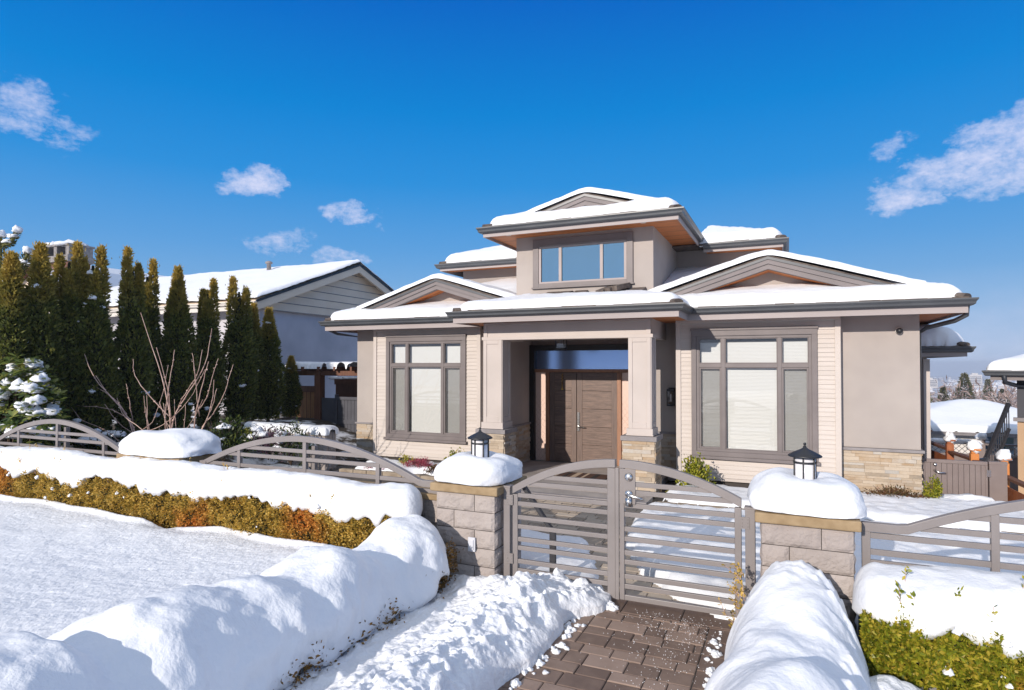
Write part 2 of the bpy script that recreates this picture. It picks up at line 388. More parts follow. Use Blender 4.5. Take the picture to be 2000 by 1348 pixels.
def build(name, mb, m, parent=None, loc=(0,0,0), smooth=False, bevel=0, **k):
    off = root_loc(parent) if parent is not None else np.array(loc)
    me = bpy.data.meshes.new(name); me.from_pydata([tuple(np.array(v) - off) for v in mb.v], [], mb.f)
    at = me.attributes.new('rnd', 'FLOAT', 'FACE'); at.data.foreach_set('value', np.array(mb.r, np.float32))
    bm = bmesh.new(); bm.from_mesh(me); bmesh.ops.recalc_face_normals(bm, faces=bm.faces); bm.to_mesh(me); bm.free()
    if smooth: me.polygons.foreach_set('use_smooth', np.ones(len(me.polygons), bool))
    me.update()
    o = link(name, me, m, parent, loc, **k)
    if bevel:
        b = o.modifiers.new('bevel', 'BEVEL'); b.width = bevel; b.segments = 2; b.limit_method = 'ANGLE'; b.angle_limit = R(50)
    return o
def thing(name, label, cat, loc=(0,0,0), group=None, kind=None):
    o = bpy.data.objects.new(name, None); C.objects.link(o); o.location = loc; o.empty_display_size = .2
    return setprops(o, label, cat, group, kind)
def copy_tree(o, parent=None):
    c = o.copy(); C.objects.link(c); c.parent = parent
    for ch in o.children: copy_tree(ch, c)
    return c
def struct(name, mb, m, smooth=False): return build(name, mb, m, smooth=smooth, kind='structure')

def leaves(P, N, L, Wd, droop=0.0, spread=.8, g=rng):
    """quads shaped like little leaves at points P, loosely facing N; returns V, F, rnd"""
    n = len(P); N = N / np.maximum(np.linalg.norm(N, axis=1)[:, None], 1e-6)
    D = N + g.normal(0, spread, (n, 3)); D /= np.linalg.norm(D, axis=1)[:, None]
    U = g.normal(0, 1, (n, 3)); Sd = np.cross(D, U); Sd /= np.maximum(np.linalg.norm(Sd, axis=1)[:, None], 1e-6)
    L = np.broadcast_to(L, n)[:, None] * g.uniform(.65, 1.3, (n, 1)); Wd = np.broadcast_to(Wd, n)[:, None] * g.uniform(.7, 1.25, (n, 1))
    Dn = np.array([0, 0, -1.0]) * droop
    a = P; b = P + D * L * .5 + Sd * Wd * .5; c = P + (D + Dn) * L; d = P + D * L * .5 - Sd * Wd * .5
    V = np.stack([a, b, c, d], 1).reshape(-1, 3); F = np.arange(n * 4).reshape(n, 4)
    return V, F, g.uniform(0, 1, n)
def join_np(parts):
    Vs, Fs, Rs = [], [], []; o = 0
    for V, F, r in parts:
        Vs.append(V); Fs.append(F + o); Rs.append(r); o += len(V)
    return np.concatenate(Vs), np.concatenate(Fs), np.concatenate(Rs)
def grid_np(P, closed=False):
    m_, n_ = P.shape[:2]; idx = np.arange(m_ * n_).reshape(m_, n_)
    nx = np.roll(idx, -1, 1) if closed else None
    if closed: a, b, c, d = idx[:-1], nx[:-1], nx[1:], idx[1:]
    else: a, b, c, d = idx[:-1, :-1], idx[:-1, 1:], idx[1:, 1:], idx[1:, :-1]
    return P.reshape(-1, 3), np.stack([a, b, c, d], -1).reshape(-1, 4)
def snow_clump(c, rx, ry, rz, seed=0, n=14):
    """a lump of settled snow: flat-bottomed, bulging, uneven"""
    n = max(n, 10); th = np.linspace(0, np.pi, n); ph = np.linspace(0, 2*np.pi, 2*n, endpoint=False); T, Pp = np.meshgrid(th, ph, indexing='ij')
    x = np.sin(T) * np.cos(Pp); y = np.sin(T) * np.sin(Pp); z = np.cos(T); zz = np.where(z < 0, z * .5, z)
    q = float(seed) * 1.37 + .5
    k = 1 + .48 * fbm(x * 1.3 + q, y * 1.3 + q * 2.3, z * 1.3 + q, 3)
    P = np.stack([c[0] + rx * x * k, c[1] + ry * y * k, c[2] + rz * zz * k * (1 + .3 * perlin(x * 2 + q, y * 2, q))], -1)
    V, F = grid_np(P, True); return V, F, np.full(len(F), .5)
def rows(a, b, dense, n):
    """n sample positions from a to b gathered near both ends within 'dense'"""
    t = np.linspace(0, np.pi / 2, 9); e = dense * (1 - np.cos(t))
    return np.concatenate([a + e, np.linspace(a + dense, b - dense, n)[1:-1], b - e[::-1]])

# ================================================================== THE HOUSE
def siding_profile(mb, x0, x1, z0, z1, y, course=.075, depth=.014):
    """narrow lap siding: wedge-shaped courses on one common phase"""
    k0 = math.floor(z0 / course)
    z = k0 * course
    while z < z1 - 1e-4:
        a, b = max(z, z0), min(z + course, z1)
        if b - a > .003:
            fa = 1 - (a - z) / course; fb = 1 - (b - z) / course
            mb.add([(x0, y - depth*fa, a), (x1, y - depth*fa, a), (x1, y - depth*fb, b), (x0, y - depth*fb, b), (x0, y + .04, a), (x1, y + .04, a), (x1, y + .04, b), (x0, y + .04, b)],
                   [(0,1,2,3), (4,5,1,0), (3,2,6,7), (0,3,7,4), (1,5,6,2)], random.random())
        z += course
def ledge(mb, axis, fixed, a0, a1, z0, z1, out):
    """stacked ledgestone: individual stones of uneven length, height and projection"""
    z = z0
    while z < z1 - .01:
        h = min(random.choice([.035, .045, .055, .065]), z1 - z)
        if z1 - z - h < .02: h = z1 - z
        a = a0
        while a < a1 - .01:
            l = min(random.uniform(.10, .36), a1 - a)
            if a1 - a - l < .05: l = a1 - a
            p = random.uniform(.004, .026); q = fixed + out * p; b = fixed - out * .03
            lo, hi = min(q, b), max(q, b)
            if axis == 1: mb.box(a + .001, lo, z + .001, a + l - .001, hi, z + h - .001)
            else: mb.box(lo, a + .001, z + .001, hi, a + l - .001, z + h - .001)
            a += l
        z += h
def hip_z(x, y, r, ze, pitch):
    x0, x1, y0, y1 = r
    return ze + pitch * np.minimum(np.minimum(x - x0, x1 - x), np.minimum(y - y0, y1 - y))
def hip_roof(mb, r, ze, pitch, th=.035):
    x0, x1, y0, y1 = r; w_, d_ = x1 - x0, y1 - y0
    if w_ >= d_: a, b = (x0 + d_/2, (y0+y1)/2), (x1 - d_/2, (y0+y1)/2)
    else: a, b = ((x0+x1)/2, y0 + w_/2), ((x0+x1)/2, y1 - w_/2)
    zr = ze + pitch * min(w_, d_) / 2
    v = [(x0,y0,ze),(x1,y0,ze),(x1,y1,ze),(x0,y1,ze),(*a,zr),(*b,zr),(x0,y0,ze-th),(x1,y0,ze-th),(x1,y1,ze-th),(x0,y1,ze-th)]
    if w_ >= d_: top = [(0,1,5,4),(1,2,5),(2,3,4,5),(3,0,4)]
    else: top = [(0,1,4),(1,2,5,4),(2,3,5),(3,0,4,5)]
    mb.add(v, top + [(0,6,7,1),(1,7,8,2),(2,8,9,3),(3,9,6,0),(6,9,8,7)])
def tile_edge(mb, x0, x1, y, z):
    x = x0
    while x < x1 - .05:
        l = min(.3, x1 - x)
        mb.box(x + .004, y - .012 - random.uniform(0, .01), z - .03, x + l - .004, y + .3, z + .012 + random.uniform(-.004, .008)); x += l
def hip_caps(mb, corner, direction, ze, pitch, n=4, s0=.0):
    """rounded ridge tiles lying along the lower end of a hip"""
    d = Vector((direction[0], direction[1], pitch)).normalized()
    for i in range(n):
        a = Vector((corner[0], corner[1], ze)) + d * (s0 + i * .26); b = a + d * .31
        sd = d.cross(Vector((0, 0, 1))).normalized(); up = sd.cross(d)
        vs = []
        for p, k in ((a, 1.0), (b, .9)):
            for t in np.linspace(0, math.pi, 7): vs.append(p + sd * math.cos(t) * .095 * k + up * (math.sin(t) * .06 * k + .012 * (k == 1.0)))
        f = [(j, j+1, 8+j, 7+j) for j in range(6)] + [tuple(range(7)), tuple(range(7, 14))[::-1]]
        mb.add(vs, f)
def rect_sd(x, y, r, rad):
    x0, x1, y0, y1 = r
    dx = np.minimum(x - x0, x1 - x); dy = np.minimum(y - y0, y1 - y)
    ax, ay = np.maximum(rad - dx, 0), np.maximum(rad - dy, 0)
    return np.where((dx < rad) & (dy < rad), rad - np.hypot(ax, ay), np.minimum(dx, dy))
def snow_sheet(name, xs, ys, zf, sdf, T, rr, seed, label, inside=None, wob=.05, fine=.012, extra=None, en=.012):
    """a blanket of snow lying on a surface zf, rounding down to nothing at its edge"""
    X, Y = np.meshgrid(xs, ys, indexing='ij'); sd = sdf(X, Y) + wob * fbm(X * 1.3 + seed, Y * 1.3, seed, 3) * sstep(-.1, .3, sdf(X, Y)) + en * fbm(X * 9 + seed, Y * 9, seed, 2)
    t = np.clip(sd / rr, 0, 1); h = T * np.sqrt(np.clip(1 - (1 - t) ** 2, 0, 1))
    h = h * (1 + .16 * fbm(X * .8 + seed, Y * .8, 3.3, 3)) + fine * fbm(X * 5, Y * 5, seed, 3) * sstep(0, .2, sd)
    if extra is not None: h = h * extra(X, Y)
    Z = zf(X, Y) + np.where(sd > 0, h + .004, -.06)
    P = np.stack([X, Y, Z], -1); V, F = grid_np(P)
    cx = X[:-1, :-1] * .5 + X[1:, 1:] * .5; cy = Y[:-1, :-1] * .5 + Y[1:, 1:] * .5
    keep = ((sd[:-1, :-1] > 0) | (sd[1:, 1:] > 0) | (sd[1:, :-1] > 0) | (sd[:-1, 1:] > 0))
    if inside is not None: keep &= inside(cx, cy)
    F = F[keep.ravel()]
    c = V[F.ravel()].mean(0) * np.array([1, 1, 0]) + np.array([0, 0, V[F.ravel()][:, 2].min()])
    o = link(name, mesh_np(name, V - c, F, smooth=True), MT['snow'], loc=c, label=label, cat='snow')
    return o

YB, YS = 11.30, 11.50
house = thing('house', 'large single house with cream siding bays, taupe stucco, columned porch and snowy hip roofs', 'house', (-3.6, 11.5, 0))
# --- stucco walls
b = MB()
b.box(-9.09, YS, 0, -8.40, 17.5, 3.0); b.box(-8.40, 11.47, .2, -5.80, 11.6, .55); b.box(-8.40, 11.60, 0, -5.2, 17.5, 3.0)
b.box(-5.80, 11.42, 0, -5.2, 11.6, 3.0)
b.box(-5.2, 12.66, 0, -2.75, 17.5, 3.0)
b.box(-2.75, 11.90, 0, -1.80, 17.5, 3.0); b.box(-1.80, 11.60, 0, .74, 17.5, 3.0); b.box(.74, YS, .85, 1.90, 17.5, 3.0)
build('wall', b, MT['stucco'], house)
b = MB(); b.box(.76, YS + .01, 0, 1.885, 12, .85); build('foundation', b, MT['mortar'], house)
for x_ in ((-8.44, -5.82), (-1.80, .74)):
    b = MB(); b.box(x_[0], 11.36, -.1, x_[1], 11.45, .24); build('foundation', b, MT['mortar'], house)
# upper tower and the wider block behind it
b = MB()
b.box(-4.98, 11.3, 3.2, -4.56, 14.4, 4.74); b.box(-2.66, 11.3, 3.2, -2.24, 14.4, 4.74)
b.box(-4.56, 11.3, 3.2, -2.66, 11.5, 3.77); b.box(-4.56, 11.3, 4.62, -2.66, 11.5, 4.74)
build('tower_wall', b, MT['stucco'], house)
b = MB(); b.box(-7.6, 13.85, 3.0, -.42, 17.5, 4.72); build('upper_wall', b, MT['stucco_trim'], house)
b = MB(); b.box(-4.56, 11.75, 3.7, -2.66, 14.3, 4.72); build('upper_room', b, MT['pale_room'], house)
# --- siding bays
def window_front(x0, x1, z0, z1, parent_house):
    """three-column picture window: trim, header, sill, mullions, six panes, blinds and two insect screens"""
    y = YB; m = MB(); w_ = x1 - x0
    m.box(x0, y - .045, z0 + .13, x0 + .085, y + .05, z1 - .13); m.box(x1 - .085, y - .045, z0 + .13, x1, y + .05, z1 - .13)
    m.box(x0, y - .045, z1 - .13, x1, y + .05, z1 - .035); m.box(x0 - .012, y - .065, z1 - .035, x1 + .012, y + .05, z1)
    m.box(x0, y - .045, z0 + .05, x1, y + .05, z0 + .13); m.box(x0 - .03, y - .085, z0, x1 + .03, y + .05, z0 + .05)
    ix0, ix1, iz0, iz1 = x0 + .085, x1 - .085, z0 + .13, z1 - .13
    iw = ix1 - ix0; c1, c2 = ix0 + iw * .245, ix0 + iw * .735; zb = iz0 + (iz1 - iz0) * .745
    fw = .045; ys, ye = y - .02, y + .05
    m.box(ix0, ys, iz1 - fw, ix1, ye, iz1); m.box(ix0, ys, iz0, ix1, ye, iz0 + fw)
    m.box(ix0, ys, iz0 + fw, ix0 + fw, ye, iz1 - fw); m.box(ix1 - fw, ys, iz0 + fw, ix1, ye, iz1 - fw)
    for c in (c1, c2): m.box(c - .032, ys - .004, iz0 + fw, c + .032, ye, iz1 - fw)
    cols = [(ix0 + fw, c1 - .032), (c1 + .032, c2 - .032), (c2 + .032, ix1 - fw)]
    for a, c in cols: m.box(a, ys - .002, zb - .035, c, ye, zb + .035)
    for i, (a, c) in enumerate(cols):          # inner sashes
        for (p, q) in ((iz0 + fw, zb - .035), (zb + .035, iz1 - fw)):
            s_ = .03 if (i != 1 and q < zb) else .014
            m.box(a, ys + .012, p, a + s_, ye - .004, q); m.box(c - s_, ys + .012, p, c, ye - .004, q)
            m.box(a + s_, ys + .012, p, c - s_, ye - .004, p + s_); m.box(a + s_, ys + .012, q - s_, c - s_, ye - .004, q)
    wn = build('window', m, MT['frame'], parent_house, bevel=.003)
    for i, (a, c) in enumerate(cols):
        for (p, q) in ((iz0 + fw, zb - .035), (zb + .035, iz1 - fw)):
            g = MB(); g.box(a + .012, y + .018, p + .012, c - .012, y + .024, q - .012); build('pane', g, MT['glass'], wn)
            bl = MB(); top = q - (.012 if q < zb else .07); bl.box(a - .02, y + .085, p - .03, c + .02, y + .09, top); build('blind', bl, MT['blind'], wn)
            if i != 1 and q < zb:
                s_ = MB(); s_.add([(a + .02, y + .003, p + .02), (c - .02, y + .003, p + .02), (c - .02, y + .003, q - .02), (a + .02, y + .003, q - .02)], [(0,1,2,3)])
                build('insect_screen', s_, MT['screen'], wn)
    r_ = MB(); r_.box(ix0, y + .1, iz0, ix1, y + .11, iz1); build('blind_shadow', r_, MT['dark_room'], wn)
    return (x0, x1, z0, z1)
for (bx0, bx1, wx0, wx1) in ((-8.47, -5.78, -8.12, -6.12), (-1.84, .78, -1.57, .44)):
    wz0, wz1 = .55, 2.83; b = MB()
    siding_profile(b, bx0 + .085, wx0 + .004, .22, 2.93, YB); siding_profile(b, wx1 - .004, bx1 - .085, .22, 2.93, YB)
    siding_profile(b, wx0 + .004, wx1 - .004, .22, wz0 + .004, YB); siding_profile(b, wx0 + .004, wx1 - .004, wz1 - .004, 2.93, YB)
    for z in np.arange(.225, 2.92, .075): b.box(bx1 - .02, YB + .03, z, bx1 + .012, 11.62, z + .073)     # the return facing the porch
    build('siding', b, MT['siding'], house)
    b = MB()
    for xx in (bx0, bx1 - .085): b.box(xx, YB - .03, .22, xx + .085, YB + .06, 2.93)
    b.box(bx0, YB - .034, 2.93, bx1, YB + .06, 3.0)
    b.box(bx0, YB - .024, .17, bx1, YB + .06, .22)
    build('corner_board', b, MT['siding_trim'], house, bevel=.004)
    window_front(wx0, wx1, wz0, wz1, house)
# --- stone veneer
b = MB(); ledge(b, 1, YS, .80, 1.90, 0, .80, -1); ledge(b, 0, 1.90, YS, 13.2, 0, .80, 1); build('stone_veneer', b, MT['ledge'], house)
for a_ in ((1, YS, -9.09, -8.47, 0, .84, -1), (0, -5.2, 11.42, 12.55, .1, .90, 1), (1, 11.90, -2.75, -1.86, .1, .88, -1)):
    b = MB(); ledge(b, *a_); build('stone_veneer', b, MT['ledge'], house)
b = MB(); b.box(.79, YS - .05, .80, 1.945, YS + .1, .845); b.box(1.86, YS + .1, .80, 1.945, 13.2, .845); build('ledge_cap', b, MT['cap_gray'], house, bevel=.004)
for a_ in ((-9.12, YS - .045, .84, -8.475, YS + .1, .875), (-5.3, 11.40, .90, -5.155, 12.55, .935), (-2.7, 11.85, .88, -1.85, 11.95, .92)):
    b = MB(); b.box(*a_); build('ledge_cap', b, MT['cap_gray'], house, bevel=.004)
# --- porch: columns on stone piers, panelled beam
for (x0, x1) in ((-5.24, -4.86), (-2.48, -2.10)):
    y0, y1 = 10.35, 10.73; b = MB(); b.box(x0, y0, 1.0, x1, y1, 2.66)
    for (a, c) in ((x0, x0 + .07), (x1 - .07, x1)):
        b.box(a, y0 - .014, 1.12, c, y0 + .01, 2.66)
    b.box(x0 + .07, y0 - .014, 1.12, x1 - .07, y0 + .01, 1.22); b.box(x0 + .07, y0 - .014, 2.58, x1 - .07, y0 + .01, 2.66)
    for (a, c) in ((y0, y0 + .07), (y1 - .07, y1)): b.box(x1 - .01, a, 1.12, x1 + .014, c, 2.66)
    b.box(x1 - .01, y0 + .07, 1.12, x1 + .014, y1 - .07, 1.22)
    b.box(x0 - .03, y0 - .035, 1.0, x1 + .035, y1 + .03, 1.12); b.box(x0 - .04, y0 - .045, 1.0, x1 + .045, y1 + .04, 1.02)
    col_o = build('column', b, MT['column'], house, bevel=.004)
    b = MB(); b.box(x0 - .12, y0 - .10, .915, x1 + .11, y1 + .10, .995); build('pier_cap', b, MT['cap_gray'], col_o, bevel=.006)
    b = MB(); ledge(b, 1, y0 - .06, x0 - .08, x1 + .07, 0, .915, -1); ledge(b, 0, x1 + .07, y0 - .06, y1 + .06, 0, .915, 1); ledge(b, 0, x0 - .08, y0 - .06, y1 + .06, 0, .915, -1)
    build('stone_pier', b, MT['ledge'], col_o)
b = MB(); b.box(-5.24, 10.36, 2.68, -2.10, 10.72, 2.985); b.box(-5.27, 10.33, 2.655, -2.06, 10.75, 2.715); b.box(-5.24, 10.345, 2.93, -2.10, 10.4, 2.975)
b.box(-5.24, 10.345, 2.715, -5.16, 10.4, 2.93); b.box(-2.18, 10.345, 2.715, -2.10, 10.4, 2.93)
b.box(-2.46, 10.72, 2.66, -2.12, 11.9, 2.985); b.box(-5.22, 10.72, 2.66, -4.88, 11.42, 2.985)
build('porch_beam', b, MT['column'], house, bevel=.004)
# --- entrance
b = MB(); y = 12.6
b.box(-5.2, 12.50, .1, -5.085, 12.66, 2.5); b.box(-5.2, 12.50, 2.5, -2.75, 12.66, 2.62); b.box(-2.90, 12.50, .1, -2.75, 12.66, 2.5)
build('entrance_surround', b, MT['door_dark'], house)
b = MB(); b.box(-5.085, 12.53, 2.03, -2.90, 12.65, 2.10)
for xx in (-4.83, -3.245): b.box(xx, 12.53, .1, xx + .085, 12.65, 2.03)
build('door_frame', b, MT['door_frame'], house, bevel=.004)
b = MB(); b.box(-5.085, 12.58, 2.10, -2.90, 12.59, 2.5); build('transom_window', b, MT['glass_transom'], house)
b = MB(); b.box(-5.085, 12.63, 2.10, -2.90, 12.655, 2.5); build('transom_backing', b, mat('reflected_sky_blue', (.22, .32, .46), .6), house)  # panel behind the glass, its blue painted to stand in for reflected sky
def lace():
    m, t, bb = new_mat('lace_glass'); co = t.n('ShaderNodeTexCoord').outputs['Object']; sp = t.n('ShaderNodeSeparateXYZ'); t.l(co, sp.inputs[0])
    def wave(sgn):
        v = t.math('ADD', t.math('MULTIPLY', sp.outputs[2], 46.0), t.math('MULTIPLY', sp.outputs[0], 62.0 * sgn))
        v = t.math('ADD', v, t.math('MULTIPLY', t.noise(co, 14, 2), 7.0)); return t.math('ABSOLUTE', t.math('SINE', t.math('MULTIPLY', v, .5)))
    lines = t.math('LESS_THAN', t.math('MINIMUM', wave(1), wave(-1)), .13)
    fade = t.math('MULTIPLY', t.math('SUBTRACT', 1.75, sp.outputs[2]), 1.6, True)
    c = t.mix(t.math('MULTIPLY', t.math('MULTIPLY', lines, fade), .55), (.70, .515, .43), (.36, .23, .18))
    t.l(c, bb.inputs['Base Color']); bb.inputs['Roughness'].default_value = .25; return m
MT['lace'] = lace()
for (a, c) in ((-5.085, -4.83), (-3.16, -2.90)):
    b = MB(); b.box(a, 12.59, .1, c, 12.62, 2.03); build('sidelight', b, MT['lace'], house)
def door_leaf(x0, x1, panels):
    st = MB(); yf = 12.56
    sw = .12 if x1 - x0 > .7 else .11
    for (a, c) in ((x0, x0 + sw), (x1 - sw, x1)): st.box(a, yf, .11, c, yf + .05, 2.02)
    d = build('front_door', st, MT['door_stile'], house, bevel=.003)
    pn = MB(); zz = np.linspace(.11, 2.02, panels + 1)
    for i in range(panels): pn.box(x0 + sw, yf + .006, zz[i] + .003, x1 - sw, yf + .045, zz[i+1] - .003)
    build('door_panel', pn, MT['door'], d, bevel=.003); return d
dl = door_leaf(-4.74, -4.137, 5); dr = door_leaf(-4.125, -3.25, 5)
b = MB(); b.box(-4.11, 12.535, .78, -4.06, 12.565, 1.18); b.tube([(-4.085, 12.54, .88), (-4.085, 12.49, .88), (-3.93, 12.485, .875)], [.016, .014, .011], 8); build('handle', b, MT['steel'], dr, bevel=.003)
b = MB(); b.box(-5.2, 9.95, -.02, -2.1, 12.5, .10); b.box(-4.75, 9.45, -.02, -2.0, 9.98, .07); build('porch_floor', b, MT['flagstone'], house, bevel=.01)
b = MB(); b.box(-4.76, 9.43, .065, -1.99, 9.52, .085); b.box(-5.2, 9.93, .095, -2.1, 10.02, .115); build('step_nosing', b, MT['cap_gray'], house, bevel=.004)
# --- eaves
MAIN = (-9.55, 2.44, 10.84, 18.0); PORCH = (-5.67, -1.52, 9.84, 15.0); UP = (-5.47, -1.65, 10.66, 16.4); BACK = (-8.05, -.02, 13.32, 18.0)
ZE, ZU, ZK = 3.17, 4.87, 4.72; PI_ = .333; PP = .20
gut = [(0, 0), (.05, 0), (.075, .02), (.08, .05), (.105, .085), (.105, .105), (.09, .105), (.088, .095), (.0, .095)]
def eaves(path, z, fdrop=.105, closed=False):
    g = MB(); g.sweep(path, [(o, z - .11 + q) for o, q in gut], closed); build('gutter', g, MT['gutter'], house)
    f = MB(); f.sweep(path, [(-.025, z - .11 - fdrop), (-.002, z - .11 - fdrop), (-.002, z - .02), (-.025, z - .02)], closed); build('fascia', f, MT['fascia'], house)
eaves([(-9.5, 17.9), (-9.5, 10.87), (-5.63, 10.87), (-5.63, 9.87), (-1.56, 9.87), (-1.56, 10.87), (2.40, 10.87), (2.40, 17.9)], ZE)
eaves([(-5.43, 14.0), (-5.43, 10.70), (-1.69, 10.70), (-1.69, 14.0)], ZU, .075)
eaves([(-8.0, 17.9), (-8.0, 13.36), (-5.5, 13.36)], ZK, .06); eaves([(-1.60, 13.36), (-.07, 13.36), (-.07, 17.9)], ZK, .06)
b = MB()
b.box(-9.48, 10.9, 2.995, -8.47, 17.5, 3.02); b.box(-8.47, 10.9, 2.995, -5.63, YB + .1, 3.02); b.box(-5.61, 9.9, 2.985, -1.58, 12.62, 3.01); b.box(-1.58, 10.9, 2.995, .78, YB + .1, 3.02); b.box(.78, 10.9, 2.995, 2.38, 17.5, 3.02)
build('soffit', b, MT['soffit'], house)
b = MB(); b.box(-5.41, 10.72, 4.74, -1.71, 14.2, 4.765); build('soffit', b, MT['soffit'], house)
for a_ in ((-7.98, 13.38, 4.595, -5.5, 13.9, 4.62), (-1.58, 13.38, 4.595, -.09, 17, 4.62)):
    b = MB(); b.box(*a_); build('soffit', b, MT['soffit'], house)
for (lx, ly, lz) in ((-5.0, 10.95, 4.735), (-2.35, 10.95, 4.735)):
    b = MB(); b.lathe([(.055, 0), (.06, .004), (.05, .01)], (lx, ly, lz), 16); build('soffit_light', b, MT['white_trim'], house)
# --- roofs
rf = MB(); hip_roof(rf, MAIN, ZE, PI_); hip_roof(rf, PORCH, ZE + .002, PP); tile_edge(rf, -9.5, -5.75, 10.84, ZE); tile_edge(rf, -5.6, -1.6, 9.84, ZE); tile_edge(rf, -1.4, 2.4, 10.84, ZE)
hip_caps(rf, (-9.5, 10.89), (1, 1), ZE, PI_); hip_caps(rf, (2.39, 10.89), (-1, 1), ZE, PI_); hip_caps(rf, (-5.62, 9.89), (1, 1), ZE, PP); hip_caps(rf, (-1.57, 9.89), (-1, 1), ZE, PP)
for i in range(7):      # bare tiles melted free at the foot of the tower
    x = -4.15 + i * .27 + random.uniform(-.03, .03)
    if i in (3,): continue
    rf.bar((x, 10.98, 3.50 + .03 * math.sin(i * 2.1)), (x + .01, 11.28, 3.60), .25, .05)
for i in range(3): rf.bar((-3.15 + i * .13, 10.93, 3.52 + i * .03), (-3.02 + i * .15, 11.26, 3.63 + .02 * i), .17, .09)
build('roof', rf, MT['tile'], house)
rf = MB(); hip_roof(rf, UP, ZU, PI_); tile_edge(rf, -5.4, -1.7, 10.66, ZU); hip_caps(rf, (-5.42, 10.71), (1, 1), ZU, PI_); hip_caps(rf, (-1.70, 10.71), (-1, 1), ZU, PI_); build('roof', rf, MT['tile'], house)
rf = MB(); hip_roof(rf, BACK, ZK, PI_); tile_edge(rf, -8, -5.5, 13.32, ZK); tile_edge(rf, -1.6, -.05, 13.32, ZK); hip_caps(rf, (-.07, 13.37), (-1, 1), ZK, PI_); hip_caps(rf, (-8.0, 13.37), (1, 1), ZK, PI_); build('roof', rf, MT['tile'], house)
# --- gables on the roof slopes
def gable(xc, yf, zap, slope, half, yback, drop=.9):
    """front gable: two stepped rake boards, timber soffit, recessed stucco face"""
    def rake(o, t0, t1, y0, y1, mm, nm):
        m_ = MB()
        for sg in (-1, 1):
            m_.prism([(xc, zap - t0), (xc + sg * half, zap - t0 - slope * half), (xc + sg * half, zap - t1 - slope * half), (xc, zap - t1)], 1, y0, y1)
        return build(nm, m_, mm, o)
    g = MB()
    for sg in (-1, 1): g.prism([(xc, zap), (xc + sg * half, zap - slope * half), (xc + sg * half, zap - .03 - slope * half), (xc, zap - .03)], 1, yf, yback)
    go = build('gable', g, MT['tile'], house)
    rake(go, .03, .075, yf - .03, yf + .12, MT['gutter'], 'rake_edge')
    rake(go, .075, .15, yf - .012, yf + .12, MT['fascia_dark'], 'rake_board')
    rake(go, .15, .235, yf + .012, yf + .12, MT['fascia_dark'], 'rake_board')
    rake(go, .222, .24, yf + .12, yf + .42, MT['soffit'], 'rake_soffit')
    f = MB(); f.prism([(xc, zap - .236), (xc + half, zap - .236 - slope * half), (xc + half, zap - drop), (xc - half, zap - drop), (xc - half, zap - .236 - slope * half)], 1, yf + .42, yf + .6)
    build('gable_face', f, MT['stucco'], go)
    h2 = half - .12
    X = np.linspace(xc - half, xc + half, 61); ys = rows(yf - .034, yback, .14, 14)
    s_ = MB()
    def zf(x, y): return zap - slope * np.abs(x - xc)
    o = snow_sheet('roof_snow', np.concatenate([X]), ys, lambda x, y: zap + .0 - slope * np.sqrt((x - xc) ** 2 + .02), lambda x, y: np.minimum(y - (yf - .034) + .003, 9 + 0 * y), .15, .12, xc, None, wob=.0, en=0, fine=.02)
    return go, o
_, gs = gable(-6.80, 11.2, 4.035, .32, 2.1, 13.2); setprops(gs, 'snow lying on the small gable over the left window bay')
_, gs = gable(-.30, 11.2, 4.05, .32, 2.25, 13.3); setprops(gs, 'snow lying on the wide gable over the right window bay')
_, gs = gable(-3.45, 11.0, 5.42, .30, 1.35, 13.2, .52); setprops(gs, 'thin snow over the small gable on the topmost roof')
# --- roof snow
def sd_main(x, y): return np.maximum(rect_sd(x, y, (MAIN[0]+.02, MAIN[1]-.02, MAIN[2]+.02, 30), .34), rect_sd(x, y, (PORCH[0]+.02, PORCH[1]-.02, PORCH[2]+.02, 30), .34))
def z_main(x, y): return np.maximum(hip_z(x, y, MAIN, ZE, PI_), np.where((x > PORCH[0]) & (x < PORCH[1]) & (y > PORCH[2]), hip_z(x, y, PORCH, ZE, PP), -9))
xs = np.unique(np.concatenate([rows(MAIN[0], PORCH[0], .3, 40), rows(PORCH[0], PORCH[1], .3, 44), rows(PORCH[1], MAIN[1], .3, 40)]))
ys = np.unique(np.concatenate([rows(PORCH[2], 11.3, .3, 12), MAIN[2] + .3 * (1 - np.cos(np.linspace(0, np.pi/2, 8))), np.linspace(11.3, 14.2, 30)]))
def tower_melt(x, y): return np.where((x > -4.5) & (x < -2.4) & (y > 10.9), .25 + .75 * sstep(11.2, 10.85, y), 1.0)
snow_sheet('roof_snow', xs, ys, z_main, sd_main, .155, .18, 2.0, 'thick rounded snow blanket on the lower roof and porch roof of the house', wob=.07, extra=tower_melt,
           inside=lambda x, y: ~((x > -4.95) & (x < -2.27) & (y > 11.32)) & ~((x > -7.6) & (x < -.42) & (y > 13.86)))
xs = rows(UP[0], UP[1], .3, 44); ys = np.concatenate([UP[2] + .3 * (1 - np.cos(np.linspace(0, np.pi/2, 9))), np.linspace(UP[2] + .34, 15.5, 34)])
snow_sheet('roof_snow', xs, ys, lambda x, y: hip_z(x, y, UP, ZU, PI_), lambda x, y: rect_sd(x, y, (UP[0]+.02, UP[1]-.02, UP[2]+.02, 30), .4), .17, .18, 5.0, 'snow cap on the topmost tower roof above the three-light window', wob=.05)
